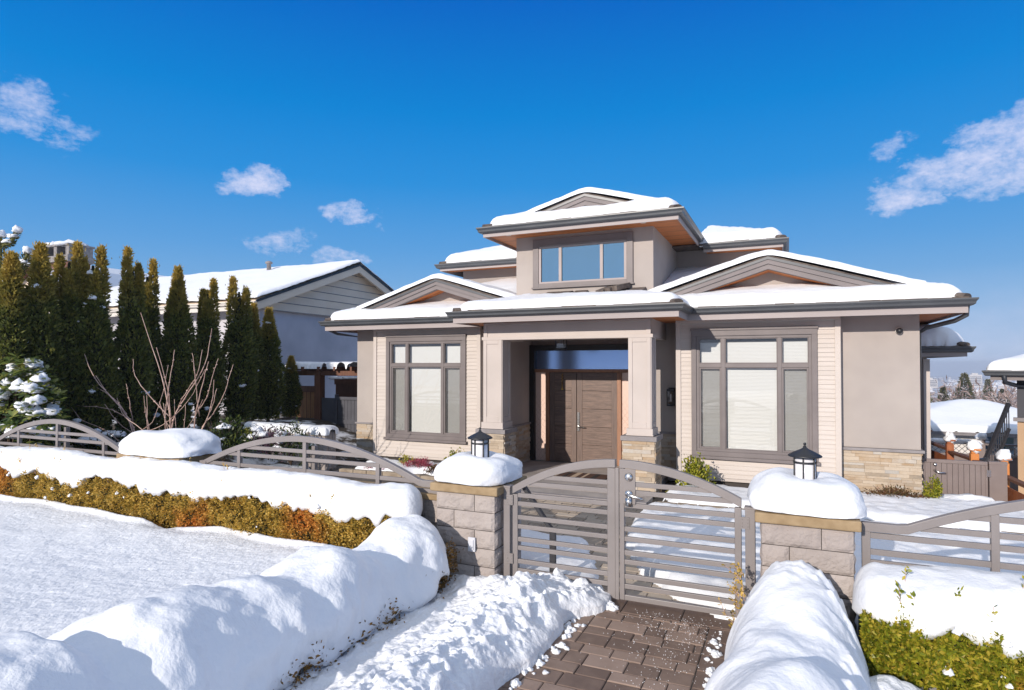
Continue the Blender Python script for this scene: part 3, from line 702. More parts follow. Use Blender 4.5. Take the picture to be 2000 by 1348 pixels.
for (x0, x1, lab, sd_) in ((BACK[0], -5.45, 'snow on the upper roof left of the tower', 7.), (-1.68, BACK[1], 'snow on the upper roof right of the tower', 9.)):
    xs = rows(x0, x1, .25, 24); ys = np.concatenate([BACK[2] + .3 * (1 - np.cos(np.linspace(0, np.pi/2, 9))), np.linspace(BACK[2] + .34, 17, 20)])
    snow_sheet('roof_snow', xs, ys, lambda x, y: hip_z(x, y, BACK, ZK, PI_), lambda x, y: rect_sd(x, y, (BACK[0]+.02, BACK[1]-.02, BACK[2]+.02, 30), .4), .2, .2, sd_, lab, wob=.05)
# --- windows of the tower
m = MB(); x0, x1, z0, z1, y = -4.61, -2.61, 3.72, 4.67, 11.3
m.box(x0, y - .04, z0, x0 + .12, y + .02, z1); m.box(x1 - .12, y - .04, z0, x1, y + .02, z1); m.box(x0 + .12, y - .04, z1 - .12, x1 - .12, y + .02, z1); m.box(x0 + .12, y - .04, z0, x1 - .12, y + .02, z0 + .07)
m.box(x0 - .02, y - .06, z0 - .03, x1 + .02, y + .02, z0); m.box(x0 + .12, y - .055, z1 - .15, x1 - .12, y + .02, z1 - .12)
tw = build('window', m, MT['frame'], house, bevel=.003)
ix0, ix1, iz0, iz1 = x0 + .12, x1 - .12, z0 + .07, z1 - .15; m = MB(); iw = ix1 - ix0; cc = [ix0 + iw * .255, ix0 + iw * .725]
m.box(ix0, y - .02, iz0, ix1, y + .03, iz0 + .035); m.box(ix0, y - .02, iz1 - .035, ix1, y + .03, iz1)
for a in (ix0, cc[0] - .03, cc[1] - .03, ix1 - .05): m.box(a, y - .022, iz0 + .035, a + (.06 if a in (cc[0] - .03, cc[1] - .03) else .05), y + .03, iz1 - .035)
build('sash', m, MT['fascia'], tw, bevel=.003)
for a, c in ((ix0 + .05, cc[0] - .03), (cc[0] + .03, cc[1] - .03), (cc[1] + .03, ix1 - .05)):
    g = MB(); g.box(a, y + .005, iz0 + .035, c, y + .011, iz1 - .035); build('pane', g, MT['glass_sky'], tw)
# --- right rear wing with its own lower eave
w0 = (-1.0, 2.92, 13.05, 18); b = MB(); b.box(1.9, 13.4, -.6, 2.32, 17.8, 2.5); build('wing_wall', b, MT['stucco'], house)
b = MB(); b.box(2.26, 13.36, -.2, 2.36, 13.44, 2.30); build('corner_board', b, MT['column'], house)
eaves([(1.5, 13.1), (2.87, 13.1), (2.87, 17.9)], 2.52, .07)
b = MB(); hip_roof(b, (-1.0, 2.92, 13.06, 18), 2.52, .3); hip_caps(b, (2.86, 13.11), (-1, 1), 2.52, .3); build('roof', b, MT['tile'], house)
b = MB(); b.box(1.5, 13.12, 2.385, 2.85, 17.5, 2.40); build('soffit', b, MT['stucco_trim'], house)
xs = rows(1.9, 2.92, .2, 20); ys = np.concatenate([13.06 + .3 * (1 - np.cos(np.linspace(0, np.pi/2, 9))), np.linspace(13.4, 17, 20)])
snow_sheet('roof_snow', xs, ys, lambda x, y: hip_z(x, y, (-1.0, 2.92, 13.06, 18), 2.52, .3), lambda x, y: np.minimum(rect_sd(x, y, (-3, 2.9, 13.08, 30), .35), x - 1.95), .26, .26, 12., 'heap of snow on the low eave of the right rear wing')
# --- downspouts
b = MB(); b.tube([(2.40, 10.95, 3.06), (2.40, 10.98, 2.93), (2.3, 11.2, 2.86), (2.0, 11.6, 2.78), (1.93, 11.75, 2.7), (1.93, 11.8, .1)], .035, 8); build('downspout', b, MT['gutter'], house, smooth=True)
b = MB(); b.tube([(-9.5, 10.95, 3.06), (-9.5, 11.0, 2.98), (-9.42, 11.2, 2.9), (-9.15, 11.7, 2.84), (-9.13, 11.8, .1)], .032, 8); build('downspout', b, MT['gutter'], house, smooth=True)
b = MB(); b.tube([(-9.2, 18.3, 0), (-9.2, 18.3, .1)], .03, 6)

# --- lamps and small fittings on the house
wl = thing('wall_lamp', 'black box wall lamp on the stucco beside the right porch column', 'lamp', (-2.02, 11.84, 1.5))
b = MB(); b.box(-2.075, 11.86, 1.42, -1.965, 11.9, 1.76); b.box(-2.085, 11.72, 1.70, -1.955, 11.9, 1.74); b.box(-2.085, 11.72, 1.42, -1.955, 11.86, 1.44)
for xx in (-2.085, -1.967): b.box(xx, 11.72, 1.44, xx + .012, 11.735, 1.70)
build('frame', b, MT['black'], wl)
b = MB(); b.box(-2.07, 11.735, 1.45, -1.97, 11.85, 1.69); build('glass', b, MT['glass'], wl)
b = MB(); b.tube([(-2.02, 11.80, 1.50), (-2.02, 11.80, 1.64)], .02, 8); build('bulb', b, MT['lantern_glass'], wl)
cl = thing('ceiling_lamp', 'dark square flush lamp under the porch ceiling above the front door', 'lamp', (-4.1, 11.5, 2.985))
b = MB(); b.box(-4.20, 11.40, 2.955, -4.0, 11.60, 2.985)
for dx in (-.09, .078):
    for dy in (-.09, .078): b.box(-4.1 + dx, 11.5 + dy, 2.52, -4.1 + dx + .012, 11.5 + dy + .012, 2.955)
b.box(-4.19, 11.41, 2.50, -4.01, 11.59, 2.525); build('frame', b, MT['black'], cl)
b = MB(); b.box(-4.172, 11.428, 2.53, -4.028, 11.572, 2.95); build('glass', b, MT['glass'], cl)
b = MB(); b.tube([(-4.1, 11.5, 2.62), (-4.1, 11.5, 2.9)], .025, 8); build('bulb', b, MT['cap_gray'], cl)
sc = thing('security_camera', 'small white dome security camera high on the right stucco wall', 'camera', (1.62, 11.5, 2.74))
b = MB(); b.lathe([(.001, 0), (.05, .002), (.055, .03), (.05, .035), (.001, .036)], (0, 0, 0), 16)
b.v = [(1.62 + x, 11.5 - z, 2.74 + y) for x, y, z in b.v]; build('base', b, MT['white_trim'], sc, smooth=True)
b = MB(); b.lathe([(.048, 0)] + [(.048 * math.cos(t), .03 + .05 * math.sin(t)) for t in np.linspace(0, 1.5, 6)], (0, 0, 0), 16); b.v = [(1.62 + x, 11.468 - z, 2.735 + y) for x, y, z in b.v]; build('dome', b, MT['black'], sc, smooth=True)
do = thing('door_ornament', 'slim brass bell ornament hanging on the narrow left door leaf', 'ornament', (-4.45, 12.545, 1.95))
b = MB()
for i in range(6): b.lathe([(.004, -.012), (.018, 0), (.004, .012)], (-4.45 + .01 * (-1) ** i, 12.54, 1.99 - i * .03), 8)
build('chain', b, MT['brass'], do)
b = MB(); b.lathe([(.012, .16), (.010, .05), (.022, .02), (.034, 0), (.03, -.005)], (-4.45, 12.54, 1.66), 10); build('bell', b, MT['brass'], do, smooth=True)
dm = thing('doormat', 'striped brown and cream doormat on the porch in front of the doors', 'mat', (-3.7, 11.0, .1))
b = MB(); b.box(-4.25, 10.7, .101, -3.05, 11.35, .118); build('weave', b, mat('mat_brown', (.065, .03, .02), .95, (.09, .045, .03), 30, 3), dm)
for k, (a, c, cc_) in enumerate(((-4.02, -3.97, 0), (-3.86, -3.80, 1), (-3.70, -3.60, 0), (-3.5, -3.45, 0), (-3.32, -3.24, 1))):
    b = MB(); b.box(a, 10.72, .1185, c, 11.33, .1225); build('stripe', b, mat('mat_stripe', (.46, .35, .25) if not cc_ else (.022, .018, .018), .95), dm)

# ================================================================== GROUND, WALKWAY, SNOW
def paver_mat(name, c1, c2, c3, rough):
    m, t, b = new_mat(name); co = t.n('ShaderNodeTexCoord').outputs['Object']
    at = t.n('ShaderNodeAttribute', attribute_name='rnd').outputs['Fac']
    f = t.math('ADD', t.math('MULTIPLY', at, .5), t.math('MULTIPLY', t.noise(co, 7, 5), .5))
    t.l(t.ramp(f, [(.25, c1), (.5, c2), (.75, c3)]), b.inputs['Base Color'])
    wet = t.math('MULTIPLY', t.noise(co, 2.2, 3), 1.0); rr = t.math('ADD', rough - .12, t.math('MULTIPLY', wet, .3)); t.l(rr, b.inputs['Roughness'])
    bu = t.n('ShaderNodeBump'); bu.inputs['Strength'].default_value = .5; bu.inputs['Distance'].default_value = .006
    t.l(t.noise(co, 60, 5), bu.inputs['Height']); t.l(bu.outputs[0], b.inputs['Normal']); return m
MT['paver_wet'] = paver_mat('paver_wet', (.13, .085, .064), (.215, .148, .112), (.29, .205, .16), .62)
MT['paver_dry'] = paver_mat('paver_dry', (.24, .19, .145), (.36, .295, .23), (.44, .37, .295), .75)
MT['patio'] = mat('patio', (.05, .046, .044), .5, (.10, .09, .085), 3, 5, bs=12, bstr=.5, bd=.01)
def paver(mb, x0, y0, x1, y1, z, ch=.007, r=None):
    z = z + random.uniform(-.002, .002); g = .004
    x0 += g; y0 += g; x1 -= g; y1 -= g
    o = [(x0,y0),(x1,y0),(x1,y1),(x0,y1)]; i = [(x0+ch,y0+ch),(x1-ch,y0+ch),(x1-ch,y1-ch),(x0+ch,y1-ch)]
    mb.add([(*p, z - .03) for p in o] + [(*p, z - ch * .8) for p in o] + [(*p, z) for p in i],
           [(8,9,10,11)] + [(k, (k+1) % 4, 4 + (k+1) % 4, 4 + k) for k in range(4)] + [(4+k, 4 + (k+1) % 4, 8 + (k+1) % 4, 8 + k) for k in range(4)], r)
def ashlar(mb, x0, x1, y0, y1, z, d0=.19, clip=None):
    y = y0; k = 0
    while y < y1 - .02:
        d = min(d0 * (1.0 if k % 2 else .78), y1 - y); x = x0; 
        while x < x1 - .01:
            wd = min(random.choice([.16, .24, .31]), x1 - x)
            if x1 - x - wd < .06: wd = x1 - x
            if clip is None or clip(x + wd/2, y + d/2): paver(mb, x, y, x + wd, y + d, z)
            x += wd
        y += d; k += 1
# terrain: level round the houses, falling away behind into a wide valley, with a long rise far off
gx = np.concatenate([-np.geomspace(3200, 60, 26), np.linspace(-50, 50, 81), np.geomspace(60, 3200, 26)])
gy = np.concatenate([np.linspace(-40, 60, 81), np.geomspace(70, 3600, 44)])
X, Y = np.meshgrid(gx, gy, indexing='ij')
drop = -2.6 * sstep(14, 40, Y) * sstep(0.5, 4, X - 2.2 + 0 * Y) - 12 * sstep(40, 260, Y) - 26 * sstep(200, 700, Y)
far = -14 * sstep(700, 2600, Y) + 5 * sstep(500, 900, Y) * (fbm(X * .004, Y * .004, 5, 3))
side = -1.1 * sstep(3.4, 4.6, X) * sstep(6, 12, Y) * (1 - sstep(14, 40, Y))
Z = -.035 + drop + far * sstep(300, 900, Y) + side - .3 * sstep(5.9, 8, -Y)
V, F = grid_np(np.stack([X, Y, Z], -1))
def ground_mat():
    m, t, b = new_mat('ground'); co = t.n('ShaderNodeTexCoord').outputs['Object']
    f = t.noise(co, .035, 7, .65); t.l(t.ramp(f, [(.42, (.70, .72, .76)), (.52, (.52, .50, .50)), (.60, (.16, .13, .12))]), b.inputs['Base Color']); b.inputs['Roughness'].default_value = .8; return m
link('ground', mesh_np('ground', V, F, smooth=True), ground_mat(), kind='structure')
def terrain_z(x, y):
    x = np.asarray(x, float); y = np.asarray(y, float)
    d = -2.6 * sstep(14, 40, y) * sstep(.5, 4, x - 2.2) - 12 * sstep(40, 260, y) - 26 * sstep(200, 700, y)
    fr = -14 * sstep(700, 2600, y) + 5 * sstep(500, 900, y) * fbm(x * .004, y * .004, 5, 3)
    return -.035 + d + fr * sstep(300, 900, y) - 1.1 * sstep(3.4, 4.6, x) * sstep(6, 12, y) * (1 - sstep(14, 40, y))
b = MB(); b.box(-13, 5.6, -.03, 3.3, 12.0, -.022); struct('patio', b, MT['patio'])
b = MB(); ashlar(b, -1.72, -.62, 1.5, 5.42, 0.0)
y = 1.5
while y < 5.4: paver(b, -.62, y, -.42, y + .26, -.003, r=.02); y += .26
y = 1.5
while y < 5.4: paver(b, -1.86, y, -1.72, y + .26, -.003, r=.05); y += .26
x = -1.9
while x < -.35: paver(b, x, 5.42, min(x + .52, -.3), 5.72, .001, r=.03); x += .52
struct('walkway', b, MT['paver_wet'])
b = MB(); b.box(-2.2, 1.4, -.02, -.2, 5.72, -.012); struct('walkway_bed', b, MT['mortar'])
b = MB(); ashlar(b, -4.4, -.4, 5.74, 9.43, -.006, .15, lambda x, y: x < -.45 - .38 * (y - 5.7) + .45 and x > -2.7 - .55 * (y - 5.7)); struct('garden_path', b, MT['paver_dry'])
b = MB(); b.box(-4.6, 5.73, -.0215, -.3, 9.43, -.0185); struct('path_bed', b, MT['mortar'])

def field(name, xs, ys, zf, m, keep=None, label=None, cat=None, kind=None):
    X, Y = np.meshgrid(xs, ys, indexing='ij'); Z = zf(X, Y); V, F = grid_np(np.stack([X, Y, Z], -1))
    if keep is not None:
        cx = (X[:-1, :-1] + X[1:, 1:]) / 2; cy = (Y[:-1, :-1] + Y[1:, 1:]) / 2; F = F[keep(cx, cy).ravel()]
    c = np.array([0, 0, 0.]) if kind == 'structure' else np.append(V[F.ravel()].mean(0)[:2], V[F.ravel()][:, 2].min())
    return link(name, mesh_np(name, V - c, F, smooth=True), m, loc=c, label=label, cat=cat, kind=kind)
# --- the lawn under deep snow
def lawn_z(x, y):
    z = .25 + .03 * fbm(x * .45, y * .45, 1, 3) + .010 * fbm(x * 2.2, y * 3.0, 2, 3)
    pit = fbm(x * 13, y * 20, 4, 2); z = z + .0045 * pit + .003 * fbm(x * 30, y * 44, 9, 2)
    dip = np.exp(-(((x + 6.95) / .35) ** 2 + ((y - 5.30) / .18) ** 2)); z = z - .22 * dip
    rim = .05 * np.exp(-((y - (5.16 + .05 * np.sin(x * 1.9) + .03 * np.sin(x * 5.1))) / .06) ** 2); z = z + rim * sstep(-3.6, -4.4, x)
    return z - .3 * sstep(5.22 + .05 * fbm(x * 1.2, 0 * x, 3, 2), 5.4, y)
xs = np.concatenate([np.linspace(-40, -12, 40), np.linspace(-11.9, -7, 160), np.linspace(-6.98, -3.2, 190)]); ys = np.concatenate([np.linspace(-12, 0.9, 30), np.linspace(1.0, 5.45, 230)])
field('snow_lawn', xs, ys, lawn_z, MT['snow_lawn'], kind='structure')
# --- the shovelled bank between the buried hedge and the walkway
def clods(x, y):
    a = fbm(x * 5.5, y * 5.5, 1.7, 4, 2.2, .55); bb = np.abs(perlin(x * 11, y * 11, 4.0)); c = np.abs(perlin(x * 21 + 5, y * 21, 2.0))
    d = fbm(x * 2.6 + 3, y * 2.6, 7.0, 2); s = np.clip(perlin(x * 8 + 9, y * 8, 3.0) - .12, 0, 1); s2 = np.clip(perlin(x * 15, y * 15 + 4, 8.0) - .15, 0, 1)
    return .055 * d + .030 * a + .10 * s + .055 * s2 + .006 * (1 - 2 * c)
def bank_z(x, y):
    edge = -1.76 + .05 * np.sin(y * 3.1) + .06 * fbm(y * 2.2, 0 * y, 2, 3) + .30 * sstep(5.0, 5.42, y)
    ridge = -2.06 + .05 * np.sin(y * 2.0 + 1) + .08 * fbm(y * 1.1, 0 * y, 5, 2)
    top = .27 + .05 * np.sin(y * 2.6) ; top = top * (1 - .45 * sstep(4.95, 5.5, y))
    up = sstep(-2.95, ridge, x) ** 1.15; dn = np.clip((edge - x) / np.maximum(edge - ridge, .05), 0, 1) ** .55
    z = .05 + (top - .05) * np.minimum(up, 1) * np.where(x > ridge, dn, 1)
    ch = clods(x, y) * sstep(edge, edge - .16, x) * (.45 + .55 * sstep(-2.75, -2.3, x))
    back = .10 * np.exp(-(((x + 2.75) / .28) ** 2 + ((y - 5.3) / .16) ** 2))
    return np.where(x < edge, z + ch + back, -.05 - .4 * (x - edge)) - .25 * sstep(5.50, 5.62, y) * sstep(-2.0, -2.3, x)
xs = np.linspace(-3.15, -1.36, 190); ys = np.linspace(1.6, 5.62, 330)
field('snow_bank', xs, ys, bank_z, MT['snow_chunky'], kind='structure')
xs = np.linspace(-1.46, -.05, 70)
# thin ridge of snow pushed under the left gate leaf, and crumbs along the paving
b = [snow_clump((-1.52 + rng.normal(0, .04), 5.47 + rng.normal(0, .02), -.01), .07, .05, .05, i) for i in range(3)]
for i in range(70):
    yy = rng.uniform(2.8, 5.2); ed = -1.74 + .05 * math.sin(yy * 3.1); s_ = rng.uniform(.010, .035)
    b.append(snow_clump((ed + abs(rng.normal(0, .07)), yy, -.002), s_, s_ * rng.uniform(.7, 1.2), s_ * .8, i, 7))
for i in range(60):
    yy = rng.uniform(2.8, 5.4); ed = -.50; s_ = rng.uniform(.008, .03)
    b.append(snow_clump((ed - abs(rng.normal(0, .05)), yy, -.002), s_, s_, s_ * .8, i, 7))
V, F, r_ = join_np(b); link('snow_crumbs', mesh_np('snow_crumbs', V, F, r_, True), MT['snow_chunky'], label='crumbs of snow scattered along the edges of the paved walkway', cat='snow', kind='stuff')
n = 620; px_ = rng.normal(-.85, .22, n); py_ = 5.55 - np.abs(rng.normal(0, .75, n)); ok = (px_ > -1.7) & (px_ < -.5) & (py_ > 3.4); px_, py_ = px_[ok], py_[ok]
s_ = rng.uniform(.0015, .0048, len(px_)); o6 = np.array([(1,0,0),(0,1,0),(-1,0,0),(0,-1,0),(0,0,1.0),(0,0,-.5)]); tr = np.array([(0,1,4),(1,2,4),(2,3,4),(3,0,4),(1,0,5),(2,1,5),(3,2,5),(0,3,5)])
V = (np.stack([px_, py_, 0 * px_ + .003], 1)[:, None] + o6[None] * s_[:, None, None]).reshape(-1, 3); F = (np.arange(len(px_))[:, None, None] * 6 + tr[None]).reshape(-1, 3)
link('salt_grains', mesh_np('salt_grains', V, F), mat('salt', (.85, .85, .87), .5), label='white de-icing salt grains sprinkled on the brown pavers by the gate', cat='salt', kind='stuff')
# --- snow to the right: the smoothly buried hedge beside the walkway and the ground beyond it
def rhedge_z(x, y):
    xc = .0 + .05 * np.sin(y * 1.3 + .6) + .05 * fbm(y * 1.7, 0 * y, 4, 2) + .05 * (5 - y) * .3; hw = .46 + .03 * np.sin(y * 2.1) + .05 * fbm(y * 2.6, np.sign(x) * 3.0, 2, 3)
    u = np.abs(x - xc) / hw; hgt = .60 + .05 * np.sin(y * 2.3 + 2.2) + .07 * fbm(y * 1.3, x * 1.3, 7, 2) + .05 * sstep(4.4, 5.1, y)
    prof = np.clip(1 - u ** 2.3, 0, 1) ** .72
    rough = 1.5 * sstep(.25, .8, (x - xc) / hw) + .6 * sstep(4.75, 5.1, y) + .8 * sstep(-.75, -1, (x - xc) / hw)
    lump = .07 * fbm(x * 1.5 + 1, y * 1.3, 11, 2) + .02 * fbm(x * 4.2, y * 3.6, 6, 2)
    z = hgt * prof + (rough * .6 + .03) * clods(x * 1.1, y * 1.1) * sstep(0, .15, prof) + lump * sstep(0, .5, prof) + .008 * fbm(x * 9, y * 9, 2, 3)
    return np.where(u < 1, z, -.05 * u) - .8 * sstep(5.25, 5.47, y)
xs = np.concatenate([np.linspace(-.62, -.3, 50), np.linspace(-.29, .3, 45), np.linspace(.31, .66, 50)]); ys = np.linspace(.8, 5.47, 250)
field('hedge_snow', xs, ys, rhedge_z, MT['snow'], label='smooth white snow mound burying the hedge right of the walkway', cat='snow')
def rground_z(x, y): return .04 + .07 * fbm(x * 2.5, y * 2.5, 3, 4) + .4 * clods(x, y) - .12 * sstep(4.7, 5.0, y) + .05 * sstep(1.2, .6, x)
field('snow_verge', np.linspace(.45, 5, 150), np.linspace(1.2, 5.1, 130), rground_z, MT['snow_chunky'], kind='structure')
# --- buried hedge left of the walkway: snow draped over it, tucked under along the right
ny = 210; yy = np.linspace(.6, 5.33, ny)
def interp(v, k, q): return np.interp(v, k, q)
def smooth_i(v, k, q):
    # smooth interpolation through knots
    k = np.array(k); q = np.array(q); i = np.clip(np.searchsorted(k, v) - 1, 0, len(k) - 2); t = (v - k[i]) / (k[i+1] - k[i]); t = t * t * (3 - 2 * t); return q[i] + (q[i+1] - q[i]) * t
ztop = smooth_i(yy, [.6, 1.3, 1.92, 2.10, 2.5, 3.15, 3.5, 4.0, 4.42, 4.95, 5.2, 5.33], [.72, .75, .80, .64, .76, .70, .65, .73, .56, .74, .70, .55])
xl = smooth_i(yy, [.6, 1.9, 2.4, 2.8, 3.2, 3.7, 4.3, 4.7, 5.33], [-5.6, -5.3, -5.2, -5.05, -4.8, -4.65, -4.25, -4.1, -3.95])
xr = -2.99 + .04 * np.sin(yy * 2.7) + .05 * np.sin(yy * 5.3 + 1) - .06 * np.exp(-((yy - 2.1) / .10) ** 2) - .10 * sstep(5.05, 5.33, yy)
zb = .08 + .07 * fbm(yy * 2.3, 0 * yy, 8, 3) + .13 * np.exp(-((yy - 5.0) / .16) ** 2) + .07 * np.exp(-((yy - 3.25) / .1) ** 2)
prof = []
for t in np.linspace(0, 1, 34): prof.append(('l', t))
for t in np.linspace(0, 1, 40)[1:]: prof.append(('r', t))
for t in np.linspace(0, 1, 5)[1:]: prof.append(('u', t))
P = np.zeros((ny, len(prof), 3)); xt = -3.47 + .03 * np.sin(yy * 2)
for j, (k, t) in enumerate(prof):
    if k == 'l': x = xl + (xt - xl) * t; z = .22 + (ztop - .22) * (sstep(0, 1, np.full(ny, t)) ** 1.15)
    elif k == 'r':
        a = t * math.pi / 2; x = xt + (xr - xt) * math.sin(a) ** .90; z = zb + (ztop - zb) * math.cos(a) ** .80 if t < 1 else zb + 0
    else: x = xr - .16 * t; z = zb - .01 + .03 * t
    P[:, j] = np.stack([x + 0 * yy, yy, z + 0 * yy], 1)
xx, yv, zz = P[..., 0], P[..., 1], P[..., 2]
dn_ = .085 * fbm(xx * 1.5, yv * 1.5, zz * 1.5, 3) + .016 * fbm(xx * 6, yv * 6, zz * 4, 4)
wl_ = np.array([0.0 if k == 'l' and t < .1 else 1.0 for k, t in prof])[None]
side_ = np.array([math.sin(t * math.pi / 2) if k == 'r' else (1 if k == 'u' else 0) for k, t in prof])[None]
P[..., 0] += dn_ * wl_ * side_; P[..., 2] += dn_ * wl_ * (1 - side_ * .8)
P[..., 0] += .010 * fbm(yv * 6, zz * 1.5, xx, 3) * side_        # streaks where snow slid
clump_ = np.clip(fbm(xx * 9, yv * 9, zz * 9, 2) - .55, 0, 1) * .07 * side_ * (zz < ztop[:, None] - .12) * (zz > .3); P[..., 0] += clump_
V, F = grid_np(P); c = np.array([-3.5, 3.2, .1])
link('hedge_snow', mesh_np('hedge_snow', V - c, F, smooth=True), snow_mat('snow_draped', 26, .45, .02, (1, 1, .6)), loc=c, label='thick snow draped in humps over the hedge left of the walkway', cat='snow')
b = MB(); b.box(-3.75, .8, 0, -3.16, 5.25, .35)
wh = thing('hedge', 'low brown leaved hedge almost buried in snow left of the walkway', 'hedge', (-3.4, 3.2, 0))
build('stems', b, MT['core'], wh)
MT['leaf_hedge'] = leaf_mat('leaf_hedge', [(.08, .065, .016), (.42, .30, .055), (.72, .47, .09), (.85, .62, .20)], 5, .5, transl=.42, patch=((.80, .28, .06), 1.0, .55))
MT['leaf_green'] = leaf_mat('leaf_green', [(.07, .10, .010), (.22, .25, .02), (.42, .38, .035), (.60, .44, .075)], 7, .42, transl=.35, patch=((.55, .22, .04), 2.0, .58))
MT['leaf_dark'] = leaf_mat('leaf_dark', [(.05, .045, .014), (.18, .10, .025), (.32, .16, .035)], 6, .5)
pts = []
for (y0, s_, nn, zc) in ((5.03, .13, 700, .16), (4.25, .10, 160, .06), (3.9, .2, 120, .05), (3.25, .12, 260, .09), (5.24, .06, 260, .30)):
    pts.append(np.stack([rng.normal(-3.03, .035, nn), rng.normal(y0, s_, nn), np.abs(rng.normal(zc, .07, nn)) + .02], 1))
pts = np.concatenate(pts); pts[:, 1] = np.minimum(pts[:, 1], 5.36); V, F, r_ = leaves(pts, np.tile([.8, -.1, .4], (len(pts), 1)), .035, .018)
link('foliage', mesh_np('foliage', V - np.array([-3.4, 3.2, 0]), F, r_), MT['leaf_dark'], wh)

# ================================================================== PILLARS, FENCE, GATE
def split_face(mb, axis, fixed, out, a0, a1, z0, z1, courses, seed):
    """rough split-faced concrete blocks laid in running bond"""
    h = (z1 - z0) / courses; L = a1 - a0
    for k in range(courses):
        cut = a0 + L * (.66 if (courses - k) % 2 else .31)
        for (p, q) in ((a0, cut), (cut, a1)):
            zz0, zz1 = z0 + k * h + .003, z0 + (k+1) * h - .003; p_, q_ = p + .003, q - .003
            A = np.linspace(p_, q_, max(6, int((q_ - p_) / .028))); Zs = np.linspace(zz0, zz1, 8); AA, ZZ = np.meshgrid(A, Zs, indexing='ij')
            e = np.minimum(np.minimum(AA - p_, q_ - AA), np.minimum(ZZ - zz0, zz1 - ZZ)); lift = sstep(0, .035, e) * .016 + .012 * fbm(AA * 9 + seed, ZZ * 9, k + seed, 3) * sstep(0, .02, e)
            D = fixed + out * (lift - .004)
            Pn = np.stack([AA, D, ZZ], -1) if axis == 1 else np.stack([D, AA, ZZ], -1); mb.grid(Pn, random.random())
def pillar(name, label, x0, x1, y0, y1, zt, group, seed, snow_label, over=.07, sh=.27, courses=5):
    p = thing(name, label, 'pillar', ((x0+x1)/2, (y0+y1)/2, 0), group)
    b = MB(); b.box(x0 + .012, y0 + .012, -.05, x1 - .012, y1 - .012, zt); build('mortar_core', b, MT['mortar'], p)
    b = MB(); split_face(b, 1, y0, -1, x0, x1, 0, zt, courses, seed); split_face(b, 0, x1, 1, y0, y1, 0, zt, courses, seed + 3); split_face(b, 0, x0, -1, y0, y1, 0, zt, courses, seed + 5); split_face(b, 1, y1, 1, x0, x1, 0, zt, courses, seed + 8)
    build('blockwork', b, MT['block'], p)
    b = MB(); b.box(x0 - .05, y0 - .05, zt, x1 + .05, y1 + .05, zt + .085); build('cap', b, MT['cap_tan'], p, bevel=.012)
    # pillow of snow
    cx, cy = (x0+x1)/2, (y0+y1)/2; hx, hy = (x1-x0)/2 + over, (y1-y0)/2 + over; z0 = zt + .085
    th = np.linspace(0, np.pi, 46); ph = np.linspace(0, 2*np.pi, 96, endpoint=False); T, Q = np.meshgrid(th, ph, indexing='ij')
    sg = lambda v, e: np.sign(v) * np.abs(v) ** e
    ex = .62; X_ = sg(np.sin(T), .75) * sg(np.cos(Q), ex); Y_ = sg(np.sin(T), .75) * sg(np.sin(Q), ex); Z_ = sg(np.cos(T), .85)
    k = 1 + .09 * fbm(X_ * 1.3 + seed, Y_ * 1.3, Z_ * 1.2, 2) + .02 * fbm(X_ * 5 + seed, Y_ * 5, Z_ * 6, 3)
    x = X_ * hx * k; y = Y_ * hy * k; z = np.where(Z_ > 0, Z_ * sh * (1 + .15 * fbm(X_ * 1.1, Y_ * 1.1, seed, 2)), Z_ * .035)
    hang = sstep(.75, 1.0, np.hypot(X_, Y_) / 1.25) * (.03 + .05 * np.clip(fbm(X_ * 2 + seed, Y_ * 2, 3, 2), 0, 1)) * (np.abs(Z_) < .45); z = z - hang * .55
    if sh > .2: z = z - .05 * np.exp(-((x / .14) ** 2 + (y / .14) ** 2)) * (Z_ > 0)
    V, F = grid_np(np.stack([x, y, z + .03], -1), True)
    link('snow_pillow', mesh_np('snow_pillow', V, F, smooth=True), MT['snow'], loc=(cx, cy, z0), label=snow_label, cat='snow', group='snow caps on the block pillars')
    return p
PG = 'split-face block pillars along the front fence'
pillar('gate_pillar', 'grey split-face block pillar left of the gate, half hidden by the hedge snow', -3.33, -2.66, 5.50, 6.17, .90, PG, 1.0, 'domed snow cap round the lantern on the pillar left of the gate', .085, .25)
pillar('gate_pillar', 'grey split-face block pillar right of the gate', -.21, .46, 5.50, 6.17, .90, PG, 7.0, 'tall domed snow cap round the lantern on the pillar right of the gate', .10, .27)
pillar('fence_pillar', 'broad block pillar between the two arched fence panels, under a long snow cap', -8.32, -7.18, 5.50, 6.10, .90, PG, 13., 'long cushion of snow on the broad fence pillar without a lantern', .13, .30)
def lantern(x, y, z, label, first=None):
    o = thing('pillar_lantern', label, 'lantern', (0, 0, 0), 'lanterns on the gate pillars')
    b = MB(); b.lathe([(.001, .335), (.012, .333), (.016, .318), (.03, .308), (.085, .282), (.128, .258), (.136, .250), (.132, .243), (.05, .24)], n=28); build('roof', b, MT['black'], o, smooth=True)
    b = MB(); b.lathe([(.009, .36), (.013, .35), (.009, .337)], n=10); build('finial', b, MT['black'], o, smooth=True)
    b = MB(); b.lathe([(.083, -.05), (.083, .243)], n=28); build('glass', b, MT['lantern_glass'], o, smooth=True)
    b = MB()
    for zz in (-.06, .0, .188): 
        b.lathe([(.080, zz), (.094, zz), (.094, zz + .016), (.080, zz + .016)], n=28)
    b.lathe([(.06, -.12), (.092, -.10), (.092, -.06)], n=20)
    for k in range(6):
        t = 2 * math.pi * k / 6 + .35; c_, s_ = math.cos(t) * .09, math.sin(t) * .09; b.box(c_ - .006, s_ - .006, -.06, c_ + .006, s_ + .006, .243)
    build('frame', b, MT['black'], o)
    o.location = (x, y, z); return o
l1 = lantern(.125, 5.835, 1.17, 'black and frosted glass lantern standing in the snow on the pillar right of the gate')
